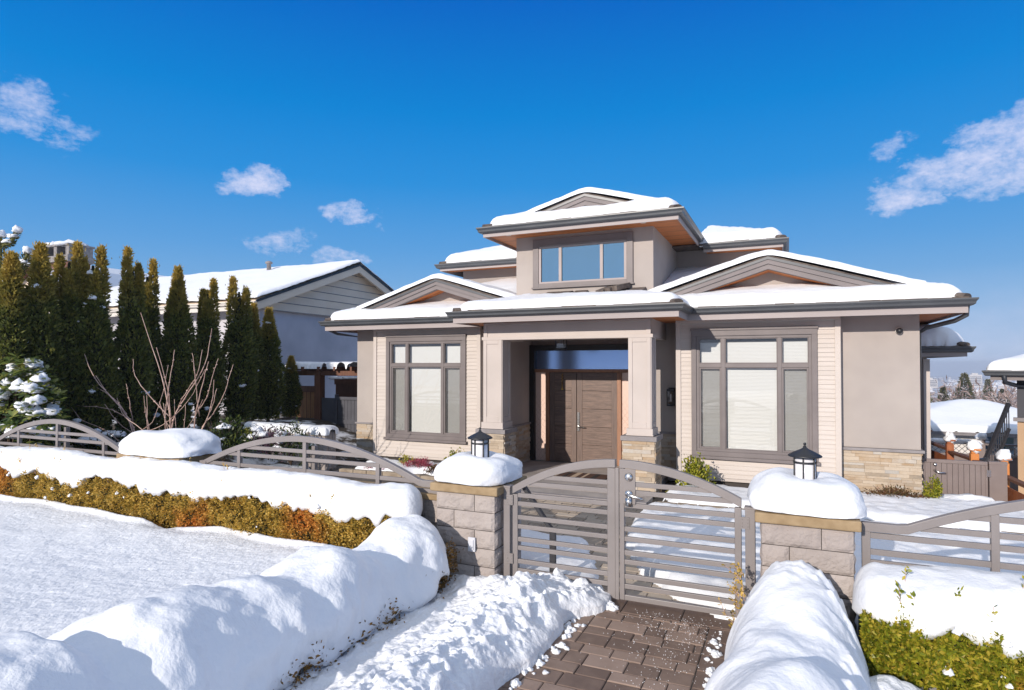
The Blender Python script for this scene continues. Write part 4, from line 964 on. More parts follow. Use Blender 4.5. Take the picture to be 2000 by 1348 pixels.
l2 = copy_tree(l1); l2.location = (-2.995, 5.835, 1.17); l2['label'] = 'black and frosted glass lantern standing in the snow on the pillar left of the gate'
pl = thing('outlet_cover', 'small pale weatherproof socket plate low on the left gate pillar', 'outlet', (-2.90, 5.475, .40))
b = MB(); b.box(-2.94, 5.462, .33, -2.86, 5.482, .47); build('plate', b, MT['plate'], pl, bevel=.004); b = MB(); b.box(-2.925, 5.452, .35, -2.875, 5.463, .45); build('lid', b, MT['plate'], pl, bevel=.006)

# gate: two leaves under one arch, slats in pairs
GY = 5.62
def arch_z(x):
    d = x + 1.43; return 1.315 - (.33 if d < 0 else .285) * (d / 1.09) ** 2
SL = [1.116, 1.04, .92, .837, .702, .611, .485, .40, .267, .176]
def arch_bar(mb, f, x0, x1, y0, y1, h, n=24):
    xs = np.linspace(x0, x1, n + 1); 
    vs = []
    for x in xs: vs += [(x, y0, f(x) - h), (x, y1, f(x) - h), (x, y1, f(x)), (x, y0, f(x))]
    fs = [(i*4 + k, (i+1)*4 + k, (i+1)*4 + (k+1) % 4, i*4 + (k+1) % 4) for i in range(n) for k in range(4)] + [(0,1,2,3), (n*4+3, n*4+2, n*4+1, n*4)]
    mb.add(vs, fs, .5)
def gate_leaf(x0, x1, hinge_left, label):
    g = thing('gate_leaf', label, 'gate', (x0 if hinge_left else x1, GY + .03, 0), 'leaves of the front gate')
    y0, y1 = GY, GY + .05; cx = x1 if hinge_left else x0
    b = MB(); arch_bar(b, arch_z, x0, x1, y0 - .004, y1 + .004, .075); build('arch_rail', b, MT['gate'], g, bevel=.004)
    for (a, c) in ((x0, x0 + (.055 if hinge_left else .045)), (x1 - (.075 if hinge_left else .055), x1)):
        b = MB(); zt = min(arch_z(a), arch_z(c)) - .078; b.box(a, y0, .03, c, y1, zt); build('stile', b, MT['gate'], g, bevel=.004)
    b = MB(); xa, xb = x0 + .055, x1 - (.075 if hinge_left else .055)
    if not hinge_left: xa = x0 + .045
    b.box(xa, y0 + .002, .03, xb, y1 - .002, .078); build('bottom_rail', b, MT['gate'], g, bevel=.004)
    for z in SL:
        xs = np.linspace(xa, xb, 200); okx = xs[np.array([arch_z(q) for q in xs]) - .07 > z - .03]
        if len(okx) < 4: continue
        b = MB(); b.box(okx[0], y0 + .006, z - .042, okx[-1], y1 - .012, z); build('slat', b, MT['gate'], g, bevel=.003)
    return g
gl = gate_leaf(-2.52, -1.475, True, 'left leaf of the taupe slatted metal gate, with a dark brace behind it')
gr = gate_leaf(-1.435, -.375, False, 'right leaf of the taupe slatted metal gate, with deadbolt and lever handle')
b = MB(); b.box(-1.472, GY - .012, .03, -1.438, GY + .002, 1.24); build('cover_strip', b, MT['gate'], gl, bevel=.003)
b = MB(); b.bar((-2.44, GY + .09, .98), (-2.13, GY + .09, .56), .035, .06, (0, 1, 0)); b.box(-2.155, GY + .07, -.02, -2.095, GY + .11, .58); build('brace', b, MT['gate_dark'], gl, bevel=.003)
b = MB(); b.box(-1.40, GY - .006, .915, -1.285, GY + .006, 1.235); build('lock_plate', b, MT['gate'], gr, bevel=.003)
b = MB(); b.lathe([(.001, .03), (.022, .029), (.034, .02), (.040, 0)], n=20); b.v = [(-1.345 + x, GY - .008 - z, 1.165 + y) for x, y, z in b.v]; build('deadbolt', b, MT['steel'], gr, smooth=True)
b = MB(); b.lathe([(.001, .018), (.032, .016), (.038, 0)], n=20); b.v = [(-1.345 + x, GY - .008 - z, 1.01 + y) for x, y, z in b.v]
b.tube([(-1.345, GY - .02, 1.01), (-1.345, GY - .065, 1.01), (-1.31, GY - .075, 1.008), (-1.25, GY - .075, .995), (-1.20, GY - .07, .98)], [.014, .013, .012, .011, .008], 10)
b.box(-1.372, GY - .03, .90, -1.318, GY - .006, .975); build('handle', b, MT['steel'], gr, smooth=True)
for (xa, xb, lab) in ((-2.615, -2.545, 'square metal gate post against the left pillar'), (-.345, -.265, 'square metal gate post against the right pillar')):
    p = thing('gate_post', lab, 'post', ((xa+xb)/2, GY + .03, 0), 'posts of the front gate'); b = MB(); b.box(xa, GY - .01, -.03, xb, GY + .07, .965); build('post', b, MT['gate'], p, bevel=.005)
    b = MB(); b.box(xa - .006, GY - .016, .965, xb + .006, GY + .076, .985); build('post_cap', b, MT['gate'], p, bevel=.003)
    hx = xb if xa < -1 else xa; 
    for zz in (.80, .22):
        b = MB(); b.box(hx - .035, GY - .016, zz, hx + .035, GY - .009, zz + .10)
        for q in (-.022, .022):
            for r_ in (.02, .05, .08): b.lathe([(.001, .005), (.005, .003), (.006, 0)], (0, 0, 0), 8); b.v[-24:] = [(hx + q + x, GY - .016 - z, zz + r_ + y) for x, y, z in b.v[-24:]]
        build('hinge', b, MT['gate'], p)
# arched fence panels
def fence_panel(label, x0, x1, flat0, flat1, zlow, zap, slats, posts, thick_post):
    g = thing('fence_panel', label, 'fence', ((x0+x1)/2, GY + .06, 0), 'arched panels of the front fence')
    a, c = x0 + flat0, x1 - flat1; xc = (a + c) / 2; hw = (c - a) / 2
    f = lambda x: zlow + (zap - zlow) * max(0, 1 - abs((x - xc) / hw) ** 1.9)
    y0, y1 = GY + .05, GY + .10
    b = MB(); arch_bar(b, f, x0, x1, y0 - .006, y1 + .006, .07, 60); build('arch_rail', b, MT['gate'], g, bevel=.004)
    for z in slats:
        xs = np.linspace(x0, x1, 500); okx = xs[np.array([f(q) for q in xs]) - .05 > z - .02]
        if len(okx) < 4: continue
        b = MB(); b.box(okx[0], y0 + .008, z - .045, okx[-1], y1 - .014, z); build('slat', b, MT['gate'], g, bevel=.003)
    for x in posts:
        b = MB(); b.box(x - .026, y0 + .0, .3, x + .026, y1 - .004, f(x) - .068); build('baluster', b, MT['gate'], g, bevel=.003)
    b = MB(); b.box(thick_post - .03, y1 + .03, -.05, thick_post + .03, y1 + .09, f(thick_post) - .12); build('post', b, MT['gate'], g, bevel=.003)
    for x in (x0 + .03, x1 - .03):
        b = MB(); b.box(x - .03, y0, .2, x + .03, y1, f(x) - .068); build('end_post', b, MT['gate'], g, bevel=.003)
    return g
LS = [1.185, 1.09, .955, .86]
fence_panel('arched taupe metal fence panel between the broad pillar and the left gate pillar', -7.02, -3.42, .06, .22, .95, 1.345, LS, (-6.33, -5.26, -4.2), -5.2)
fence_panel('arched taupe metal fence panel at the far left end of the fence', -12.0, -8.45, .22, .06, .96, 1.37, LS, (-11.1, -10.1, -9.0), -10.04)
fence_panel('arched taupe metal fence panel right of the gate, rising out of frame', .53, 4.35, .30, .06, .935, 1.34, [1.19, 1.065, .945, .855, .725, .64, .5], (1.40, 2.4, 3.4), 2.46)
b = MB(); ledge(b, 1, 5.66, -7.1, -3.4, 0, .76, -1); ledge(b, 1, 5.66, -12, -8.4, 0, .76, -1); lw = thing('garden_wall', 'low block wall under the left fence panels, mostly hidden by the hedge', 'wall', (-6, 5.8, 0)); build('stones', b, MT['block'], lw)
b = MB(); b.box(-7.1, 5.62, .76, -3.38, 5.98, .82); b.box(-12, 5.62, .76, -8.38, 5.98, .82); build('coping', b, MT['cap_tan'], lw, bevel=.008)
b = MB(); b.box(-7.1, 5.67, -.04, -3.38, 5.94, .76); b.box(-12, 5.67, -.04, -8.38, 5.94, .76); build('core', b, MT['mortar'], lw)

# ================================================================== CLIPPED HEDGES ALONG THE FENCE
def clipped_hedge(x0, x1, yf, zlo, zhi, n, m, label, snow_label, zs_back, seed, yb=5.62, leafL=.03, leafW=.017, zfun=None, xdens=None):
    h = thing('hedge', label, 'hedge', ((x0+x1)/2, yf + .2, 0)); off = np.array(h.location)
    b = MB(); b.box(x0 + .02, yf + .12, .0, x1 - .02, yb - .05, zhi - .05); build('stems', b, MT['core'], h)
    u = rng.uniform(0, 1, n); x = x0 + (x1 - x0) * (u if xdens is None else u ** xdens)
    topz = lambda x: zhi + .055 * fbm(x * 1.6 + seed, 0 * x, 2, 3) + .13 * np.abs(perlin(x * 3.6 + seed, 0 * x, 1.0)) + .04 * perlin(x * 12, 0 * x, 3.0) + (zfun(x) if zfun else 0)
    v = rng.uniform(0, 1, n) ** .9; z = zlo + (topz(x) - zlo) * v
    bul = .085 * fbm(x * 3.8 + seed, z * 4.5, 3, 3) + .05 * fbm(x * 11, z * 11, seed, 2)
    y = yf - bul + np.abs(rng.normal(0, .05, n)) - .05 * np.sin(v * np.pi)
    P = np.stack([x, y, z], 1); parts = [leaves(P, np.tile([0., -1., .55], (n, 1)), leafL, leafW, spread=.75)]
    tw = MB()
    for i in range(int((x1 - x0) * 13)):        # upright shoots breaking through the snow
        sx = rng.uniform(x0 + .1, x1 - .1); zt = float(topz(np.array([sx]))[0]); hh = rng.uniform(.04, .13) if rng.random() < .8 else rng.uniform(.13, .2); base = np.array([sx, yf + rng.uniform(-.02, .08), zt - .03])
        tip = base + np.array([rng.normal(0, .025), rng.normal(-.02, .02), hh + .03]); tw.tube([base, (base + tip) / 2 + rng.normal(0, .004, 3), tip], [.003, .0025, .0015], 4)
        k = int(6 + hh * 90); t = rng.uniform(.15, 1, k)[:, None]; q = base + (tip - base) * t + rng.normal(0, .006, (k, 3)); parts.append(leaves(q, np.tile([0., -.3, 1.], (k, 1)), leafL * .95, leafW, spread=.6))
    for i in range(9):       # a few twigs poking far up through the snow
        sx = rng.uniform(x0 + .2, x1 - .2); by = yf + rng.uniform(.10, .24); base = np.array([sx, by, zs_back - .16]); tip = base + np.array([rng.normal(0, .02), -.03, .15 + rng.uniform(0, .04)])
        tw.tube([base, tip], [.003, .0015], 4); k = 8; q = base + (tip - base) * rng.uniform(.55, 1, k)[:, None]; parts.append(leaves(q, np.tile([0., -.3, 1.], (k, 1)), leafL, leafW, spread=.6))
    V, F, r_ = join_np(parts); link('foliage', mesh_np('foliage', V - off, F, r_), m, h); build('twigs', tw, MT['twig'], h, kind='stuff')
    # snow lying along the top, sagging over the front edge in tongues
    xs = np.arange(x0 - .05, x1 + .05, .025); nx = len(xs); t = np.linspace(0, 1, 40); P = np.zeros((nx, 40, 3))
    lob = .5 + .5 * np.tanh(2.2 * fbm(xs * 1.15 + seed * 3, 0 * xs, 4, 3)); zedge = topz(xs) - .045 + .15 * (lob - .45) - .30 * np.clip(fbm(xs * 2.2 + seed, 0 * xs, 9, 2) - .22, 0, .6)
    zc = zs_back + .055 * fbm(xs * .75 + seed, 0 * xs, 6, 2) + (zfun(xs) * .6 if zfun else 0); yfr = yf - .02 + .035 * fbm(xs * 1.6, 0 * xs, seed, 2)
    yfront = yfr - .035; hy = (yb - yfront) / 2; yc = (yb + yfront) / 2; zback = zc - .20
    for j, q in enumerate(t):
        if q < .94:
            ph = q / .94 * math.pi; cy = math.cos(ph); y = yc + hy * np.sign(cy) * abs(cy) ** .85
            w_ = .5 - .5 * cy; base = zback * (1 - w_) + zedge * w_; crest = zc - .02 - .05 * w_
            z = base + (crest - base) * math.sin(ph) ** .62
        else:
            a = (q - .94) / .06; y = yfront + .10 * a; z = zedge - .008 + .02 * a
        P[:, j] = np.stack([xs, y + 0 * xs, z + 0 * xs], 1)
    xx, yv, zz = P[..., 0], P[..., 1], P[..., 2]; d_ = .03 * fbm(xx * 2.2, yv * 2.2, zz * 2.2 + seed, 3) + .007 * fbm(xx * 11, yv * 11, zz * 11, 2); P[..., 2] += d_; P[..., 1] -= d_ * .5
    fade = np.minimum(xs - xs[0], xs[-1] - xs); k_ = (1 - np.sqrt(np.clip(1 - (1 - np.clip(fade / .20, 0, 1)) ** 2, 0, 1)))[:, None]
    ym = (P[..., 1].mean(1))[:, None]; zm = (zedge - .02)[:, None]; P[..., 1] += (ym - P[..., 1]) * k_; P[..., 2] += (zm - P[..., 2]) * k_
    V, F = grid_np(P); c = np.array([(x0+x1)/2, yf + .2, zhi]); bits = [(V, F, np.full(len(F), .5))]
    for i in range(int((x1 - x0) * 2.2)):       # lumps caught among the leaves
        sx = rng.uniform(x0 + .1, x1 - .1); tz = float(topz(np.array([sx]))[0]); s_ = rng.uniform(.008, .026)
        bits.append(snow_clump((sx, yf - .07 + rng.normal(0, .02), tz - rng.uniform(.02, .9) ** 2 * (tz - zlo)), s_ * 1.2, s_, s_ * 1.3, i + seed, 8))
    V, F, _r = join_np(bits)
    link('hedge_snow', mesh_np('hedge_snow', V - c, F, smooth=True), MT['snow'], loc=c, label=snow_label, cat='snow')
    return h
clipped_hedge(-12.6, -3.52, 5.27, .12, .65, 44000, MT['leaf_hedge'], 'long clipped box hedge with bronze and orange leaves below the left fence', 'deep snow lying along the top of the long bronze hedge', 1.0, 3.0, xdens=.8, zfun=lambda x: -.07 * sstep(-5.5, -3.6, x))
clipped_hedge(.47, 4.6, 4.97, .0, .44, 30000, MT['leaf_green'], 'clipped yellow green box hedge right of the gate at the picture edge', 'smooth snow slab on top of the yellow green hedge by the right fence', .76, 8.0, leafL=.044, leafW=.022, xdens=1.5)
# sprigs at the edge of the buried right hedge
sp_ = thing('hedge', 'thin golden sprigs of the snow-buried hedge beside the right gate leaf', 'hedge', (-.38, 5.2, 0)); parts = []; tw = MB()
for i in range(26):
    yb_ = 5.38 - .045 * i * .35 + rng.normal(0, .02); zz = .02 + rng.uniform(0, .5); base = np.array([-.36 + rng.normal(0, .025), yb_ + rng.normal(0, .06), zz]); tip = base + np.array([rng.normal(-.03, .03), rng.normal(-.02, .02), rng.uniform(.06, .13)])
    tw.tube([base, tip], [.003, .0015], 4); k = 16; q = base + (tip - base) * rng.uniform(0, 1, k)[:, None] + rng.normal(0, .006, (k, 3)); parts.append(leaves(q, np.tile([-.5, -.5, .6], (k, 1)), .026, .013, spread=.7))
V, F, r_ = join_np(parts); link('foliage', mesh_np('foliage', V - np.array(sp_.location), F, r_), MT['leaf_hedge'], sp_); build('twigs', tw, MT['twig'], sp_, kind='stuff')

# ================================================================== FRONT GARDEN: SNOW, EDGING, PLANTS
def yard_sd(x, y):       # right-hand yard, left edge runs along the path
    ex = np.interp(y, [5.66, 5.95, 6.5, 7.3, 7.9, 8.6, 9.2], [-.62, -1.0, -1.42, -1.78, -1.90, -1.98, -1.95]) + .06 * fbm(y * 3, 0 * y, 3, 3)
    return np.minimum(np.minimum(x - ex, 3.2 - x + 0 * y), np.minimum(y - 5.62, 9.42 - y + .04 * fbm(x * 2, 0 * x, 5, 2)))
X_ = np.linspace(-2.15, 3.25, 150); Y_ = np.linspace(5.6, 9.5, 120)
o = snow_sheet('yard_snow', X_, Y_, lambda x, y: 0 * x - .01, yard_sd, .17, .22, 21., None, wob=.05, fine=.02); o.data.materials.clear(); o.data.materials.append(MT['snow'])
del o['category']; setprops(o, kind='stuff', label='unbroken snow covering the garden right of the path behind the gate', cat='snow')
o = snow_sheet('yard_snow', np.linspace(-1.9, 3.25, 110), np.linspace(9.5, 11.5, 60), lambda x, y: 0 * x + .06, lambda x, y: np.minimum(np.minimum(x + 1.75 + .08 * np.sin(y * 7), 3.2 - x), np.minimum(y - 9.56 + .05 * np.sin(x * 4), np.where(x < .8, 10.95, 11.2) + .12 * fbm(x * 2.2, 0 * x, 4, 2) - y)), .14, .2, 23., 'snow filling the raised bed below the right window', wob=.05, fine=.02)
o = snow_sheet('yard_snow', np.linspace(-3.6, -1.4, 70), np.linspace(5.7, 7.9, 70), lambda x, y: 0 * x - .01, lambda x, y: np.minimum(np.minimum(-1.62 - .42 * (y - 5.75) - x + .05 * fbm(y * 4, 0 * y, 3, 3), x + 3.5), np.minimum(y - 5.73, 7.45 + .15 * np.sin(x * 3) - y)), .09, .12, 25., 'small patch of snow beside the path behind the left gate leaf', wob=.05)
def patch_sd(x, y): return .55 * fbm(x * .8 + 3, y * .9, 7, 3) + .05 - .45 * sstep(-7.4, -6.0, x) - .4 * sstep(8.2, 9.5, y) * sstep(-9.2, -8.4, x)
o = snow_sheet('yard_snow', np.linspace(-12.4, -4.6, 190), np.linspace(6.0, 9.9, 110), lambda x, y: 0 * x - .015, patch_sd, .10, .25, 27., 'broken patches of melting snow on the dark paving behind the left fence', wob=.03)
setprops(o, kind='stuff')
o = snow_sheet('yard_snow', np.linspace(-8.3, -5.2, 70), np.linspace(9.9, 11.25, 40), lambda x, y: 0 * x + .06, lambda x, y: np.minimum(np.minimum(x + 8.2, -5.45 - x), np.minimum(y - 10.05, 11.12 - y)) - .12 + .25 * fbm(x * 1.8, y * 1.8, 3, 2), .12, .16, 29., 'patchy snow in the bed below the left window')
ed = thing('bed_edging', 'low tan stone edging along the bed below the right window', 'edging', (.6, 9.5, 0)); b = MB(); x = -1.85
while x < 3.1:
    l = random.uniform(.3, .5); b.box(x + .004, 9.42 + random.uniform(-.01, .01), -.03, x + l - .004, 9.56, .11 + random.uniform(-.01, .01)); x += l
build('stones', b, MT['stone_edge'], ed, bevel=.012)
ed = thing('bed_edging', 'low stone edging along the bed below the left window', 'edging', (-6.8, 10.0, 0)); b = MB(); x = -8.3
while x < -5.3:
    l = random.uniform(.3, .5); b.box(x + .004, 9.93 + random.uniform(-.01, .01), -.03, x + l - .004, 10.05, .10 + random.uniform(-.01, .01)); x += l
build('stones', b, MT['stone_edge'], ed, bevel=.012)
b = MB(); b.box(-8.3, 10.05, -.02, -5.3, 11.36, .055); b.box(-1.8, 9.56, -.02, 3.15, 11.42, .055); struct('bed_soil', b, MT['dry_soil'])

def shrub(name, label, cat, c, rad, n, m, L, Wd, stems=8, spread=.8, up=.5, snow=0, seed=0, flat=1.0, group=None):
    """a small shrub: woody stems and leaf clumps filling an uneven rounded crown"""
    s_ = thing(name, label, cat, c, group); cx = np.array([0, 0, rad[2]]); g = np.random.default_rng(seed + 100)
    b = MB(); tips = []
    for i in range(stems):
        t = g.uniform(0, 2*math.pi); k = g.uniform(.3, .95); tip = np.array([math.cos(t) * rad[0] * k, math.sin(t) * rad[1] * k, rad[2] * g.uniform(1.0, 1.8)]); mid = tip * np.array([.45, .45, .5]); b.tube([(0, 0, 0), mid, tip], [.010, .007, .003], 5); tips.append(tip)
    b.v = [tuple(np.array(v) + np.array(c)) for v in b.v]; build('stems', b, MT['bark'], s_)
    nc = max(8, n // 60); d = g.normal(0, 1, (nc, 3)); d /= np.linalg.norm(d, axis=1)[:, None]; d[:, 2] = np.abs(d[:, 2]) * flat - .25 * g.uniform(0, 1, nc); rr = g.uniform(.45, 1.0, nc)[:, None]
    cen = cx * .6 + d * rr * np.array(rad); P = np.repeat(cen, n // nc, 0); P = P + g.normal(0, .16, P.shape) * np.array(rad); P[:, 2] = np.maximum(P[:, 2], .01)
    N = P - cx * .5 + np.array([0, 0, up * rad[2]]); V, F, r_ = leaves(P, N, L, Wd, spread=spread, g=g); link('foliage', mesh_np('foliage', V, F, r_), m, s_)
    if snow:
        q = [snow_clump(cen[i] + np.array([0, 0, rad[2] * .12]), *(g.uniform(.5, 1.2) * np.array([.22, .22, .13]) * rad[0]), i + seed, 8) for i in g.choice(nc, min(snow, nc), False)]
        V, F, r_ = join_np(q); link('snow', mesh_np('snow', V, F, r_, True), MT['snow'], s_, kind='stuff')
    return s_
LG = leaf_mat('leaf_shrub', [(.05, .07, .008), (.17, .20, .015), (.33, .33, .025), (.42, .33, .05)], 9, .4)
LY = leaf_mat('leaf_yellow', [(.16, .16, .01), (.42, .38, .03), (.55, .47, .06)], 9, .5)
LD = leaf_mat('leaf_evergreen', [(.012, .022, .006), (.03, .055, .012), (.07, .10, .02), (.12, .13, .03)], 8, .35)
LP = leaf_mat('leaf_pink', [(.14, .02, .035), (.36, .05, .10), (.50, .12, .17), (.2, .05, .04)], 9, .6)
LV = leaf_mat('leaf_purple', [(.045, .02, .035), (.12, .055, .09), (.2, .12, .15)], 9, .6)
LR = leaf_mat('leaf_redbrown', [(.06, .025, .012), (.13, .07, .025), (.10, .09, .03), (.26, .05, .03)], 9, .6)
shrub('shrub', 'upright bright green shrub under the left edge of the right window', 'shrub', (-1.42, 10.55, .05), (.26, .22, .36), 1500, LG, .055, .03, 9, seed=1)
shrub('shrub', 'low green sprigs at the foot of the bright green shrub by the porch', 'shrub', (-1.62, 10.2, .05), (.18, .14, .10), 320, LG, .05, .022, 6, seed=2)
shrub('shrub', 'small yellowish boxwood under the right corner of the left window', 'shrub', (-5.95, 10.6, .05), (.24, .2, .30), 900, LG, .05, .025, 8, seed=3)
shrub('heather', 'magenta winter heather clump in the bed below the left window', 'heather', (-6.75, 10.45, .05), (.32, .22, .17), 1300, LP, .05, .012, 10, up=1.5, spread=.5, seed=4)
shrub('heather', 'low pink heather behind the right end of the left fence panel', 'heather', (-7.6, 10.25, .05), (.34, .2, .07), 700, LP, .045, .012, 8, up=1.5, spread=.5, seed=5)
shrub('shrub', 'yellow green sprigs beside the magenta heather', 'shrub', (-7.15, 10.7, .05), (.22, .18, .16), 420, LY, .045, .018, 8, seed=6)
shrub('shrub', 'dull red brown shrub right of the magenta heather', 'shrub', (-6.35, 10.35, .05), (.24, .18, .13), 500, LR, .045, .018, 8, seed=7)
shrub('ground_cover', 'red brown ground cover spreading at the foot of the right stone veneer', 'shrub', (1.45, 11.02, .06), (.46, .24, .16), 2200, LR, .04, .014, 14, seed=8)
shrub('ground_cover', 'small yellow clump at the left end of the red brown ground cover', 'shrub', (.96, 10.95, .06), (.15, .13, .10), 500, LY, .035, .014, 7, seed=9)
shrub('shrub', 'narrow light green shrub at the corner by the taupe side gate', 'shrub', (1.98, 11.1, .06), (.11, .12, .26), 900, LG, .04, .02, 7, seed=10)
shrub('heather', 'tiny pink heather clump below the right window near the porch', 'heather', (-1.15, 10.1, .06), (.12, .1, .05), 220, LP, .03, .01, 5, up=1.5, seed=11)
shrub('heather', 'tiny red brown clump in the snow under the middle of the right window', 'heather', (-.15, 10.55, .08), (.13, .1, .06), 220, LR, .03, .012, 5, seed=12)
# snow heap and stone at the side-gate corner
V, F, r_ = join_np([snow_clump((0, 0, 0), .5, .28, .20, 3), snow_clump((.35, -.2, 0), .35, .22, .13, 4)]); link('snow_heap', mesh_np('snow_heap', V, F, r_, True), MT['snow'], loc=(2.45, 11.55, -.02), label='low heap of snow against the foot of the taupe side gate', cat='snow')

# raised bed on the left with the row of cedars
def bed_z(x, y): return .62 * sstep(-9.1, -11.6, x) + .04 * fbm(x * 1.2, y * 1.2, 3, 3) - .1 + .2 * sstep(9.6, 10.4, y) * sstep(-8.6, -9.4, x)
field('bed_ground', np.linspace(-22, -8.9, 120), np.linspace(6.1, 15, 90), bed_z, mat('bed_ground', (.05, .038, .03), 1.0, [(.06, .05, .04), (.70, .72, .78)], 1.6, 5, lo=.42, hi=.6, bs=20, bstr=.6, bd=.03), kind='structure')
sw = thing('retaining_wall', 'dark stone retaining wall with snow on top, left of the side gate', 'wall', (-9.6, 10.4, 0)); b = MB()
split_face(b, 1, 10.0, -1, -10.9, -8.72, 0, .80, 4, 31.); split_face(b, 0, -8.72, 1, 10.0, 10.34, 0, .80, 4, 33.); build('stones', b, MT['block'], sw); b = MB(); b.box(-10.9, 10.02, 0, -8.74, 10.34, .79); build('core', b, MT['mortar'], sw)
snow_sheet('wall_snow', np.linspace(-11.0, -8.66, 60), np.linspace(9.95, 10.42, 24), lambda x, y: 0 * x + .80, lambda x, y: np.minimum(np.minimum(x + 11.2, -8.68 - x), np.minimum(y - 9.97, 10.40 - y)) + .05 * fbm(x * 3, y * 3, 2, 2), .12, .16, 41., 'snow on the dark retaining wall left of the side gate')

# ------------------------------------------------------------------ cedars
CED = leaf_mat('cedar_foliage', [(.036, .05, .012), (.095, .115, .026), (.16, .18, .038), (.25, .23, .055)], 5, .55, zfade=(2.8, 4.1), zcol=(.52, .36, .07), transl=.38)  # zcol: winter bronzing plus sunlight on the tops painted into the colour
def cedar_mesh(seed, H=4.0, rad=.36, n=10000, fork=False):
    g = np.random.default_rng(seed); u = g.uniform(0, 1, n) ** .85; ph = g.uniform(0, 2*np.pi, n)
    heads = [(0, 0, 1.0)] if not fork else [(-.13, .02, 1.0), (.14, -.03, .93), (.02, .12, .86)]
    hi = g.integers(0, len(heads), n); hx = np.array([h[0] for h in heads])[hi]; hy = np.array([h[1] for h in heads])[hi]; hh = np.array([h[2] for h in heads])[hi]
    split = sstep(.55, .85, u)
    r = rad * np.clip((1 - u) / .62, 0, 1) ** .8 * (.66 + .34 * sstep(0, .3, u)) * np.where(split > 0, 1 - .38 * split * (len(heads) > 1), 1)
    lump = 1 + .38 * fbm(np.cos(ph) * 1.5 + seed, np.sin(ph) * 1.5 + u * 9, seed * 1.7, 3)
    rr = r * lump * g.uniform(.72, 1.06, n)
    z = u * H * np.where(split > 0, 1 + (hh - 1) * split, 1)
    P = np.stack([hx * split + rr * np.cos(ph), hy * split + rr * np.sin(ph), z + .08], 1)
    N = np.stack([np.cos(ph) * .7, np.sin(ph) * .7, np.full(n, .9)], 1)
    V, F, r_ = leaves(P, N, .095, .042, spread=.42, g=g)
    # twiggy tips
    k = 260; t = g.integers(0, len(heads), k); zt = np.array([heads[i][2] for i in t]) * H; P2 = np.stack([np.array([heads[i][0] for i in t]) + g.normal(0, .045, k), np.array([heads[i][1] for i in t]) + g.normal(0, .045, k), zt - .30 + g.uniform(0, .42, k)], 1)
    a = leaves(P2, np.tile([0, 0, 1.], (k, 1)), .09, .02, spread=.3, g=g); V, F, r_ = join_np([(V, F, r_), a])
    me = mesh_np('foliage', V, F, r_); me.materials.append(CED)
    c = MB(); zs = np.linspace(.05, .93, 14); c.lathe([(max(.01, rad * min(1, (1 - q) / .62) ** .8 * (.66 + .34 * sstep(0, .3, q)) * .66 * (1 - .45 * sstep(.6, .9, q) * fork)), q * H) for q in zs], n=10)
    cm = bpy.data.meshes.new('core'); cm.from_pydata(c.v, [], c.f); cm.materials.append(MT['core'])
    tr = MB(); tr.tube([(0, 0, -.4), (.01, 0, H * .3), (0, .01, H * .9)], [.05, .04, .01], 7); tm = bpy.data.meshes.new('trunk'); tm.from_pydata(tr.v, [], tr.f); tm.materials.append(MT['bark'])
    q = []
    for i in range(7):
        uu = g.uniform(.08, .9); p = g.uniform(0, 2*math.pi); rd = rad * min(1, (1 - uu) / .62) ** .8 * .95; s_ = g.uniform(.02, .075); q.append(snow_clump((rd * math.cos(p), rd * math.sin(p), uu * H), s_ * 1.2, s_ * 1.2, s_, seed + i, 7))
    V, F, r_ = join_np(q); sm = mesh_np('snow', V, F, r_, True); sm.materials.append(MT['snow'])
    return me, cm, tm, sm
CV = [cedar_mesh(1), cedar_mesh(2, fork=True), cedar_mesh(3), cedar_mesh(4, fork=True)]
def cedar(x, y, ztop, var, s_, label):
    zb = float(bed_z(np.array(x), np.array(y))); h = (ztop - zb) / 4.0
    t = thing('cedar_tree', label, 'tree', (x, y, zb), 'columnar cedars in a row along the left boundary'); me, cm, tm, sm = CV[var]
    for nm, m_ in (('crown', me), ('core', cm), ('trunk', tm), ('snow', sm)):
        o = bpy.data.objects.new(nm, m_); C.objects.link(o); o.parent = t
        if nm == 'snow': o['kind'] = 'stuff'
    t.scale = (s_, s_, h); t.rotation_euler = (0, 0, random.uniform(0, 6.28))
CL = [(-12.5, 6.25, 4.05, 0, 1.05, 'columnar cedar nearest the left picture edge, bronze at its pointed tip'),
      (-12.45, 6.68, 4.28, 2, 1.0, 'slim pointed cedar just in front of the grey chimney'),
      (-12.5, 7.2, 4.42, 3, 1.0, 'cedar with a golden forked top just right of the grey chimney'),
      (-12.35, 7.55, 4.40, 1, 1.05, 'broad cedar with a golden bronze head and snow on its right shoulder'),
      (-12.75, 7.95, 3.75, 0, .85, 'short dark cedar set back between two taller gold-topped ones'),
      (-12.45, 8.3, 4.46, 1, .95, 'cedar standing apart against open sky with a twin golden tip'),
      (-12.5, 8.85, 4.36, 3, .9, 'cedar with a yellow gold top directly behind the tallest bare shrub stem'),
      (-12.4, 9.3, 4.22, 0, .95, 'pointed cedar under the left end of the snowy neighbour roof'),
      (-12.7, 9.72, 4.15, 2, .8, 'thin cedar wedged behind its neighbours, tip touching the snowy roof'),
      (-12.45, 10.12, 4.08, 3, .9, 'forked cedar with a white snow clump below its tip'),
      (-12.65, 10.5, 3.88, 0, .75, 'small gold-tipped cedar left of the last broad cedar'),
      (-12.4, 10.95, 4.22, 1, 1.05, 'broad cedar with a bronze top beside the white downspout of the neighbour'),
      (-12.45, 11.6, 3.66, 2, .8, 'dark slender cedar in front of the blue grey wall, left of a pair'),
      (-12.4, 12.05, 3.58, 0, .95, 'dark cedar in front of the blue grey wall, right of a pair'),
      (-12.3, 12.75, 2.38, 2, .72, 'smallest cedar at the right end of the row by the wooden fence')]
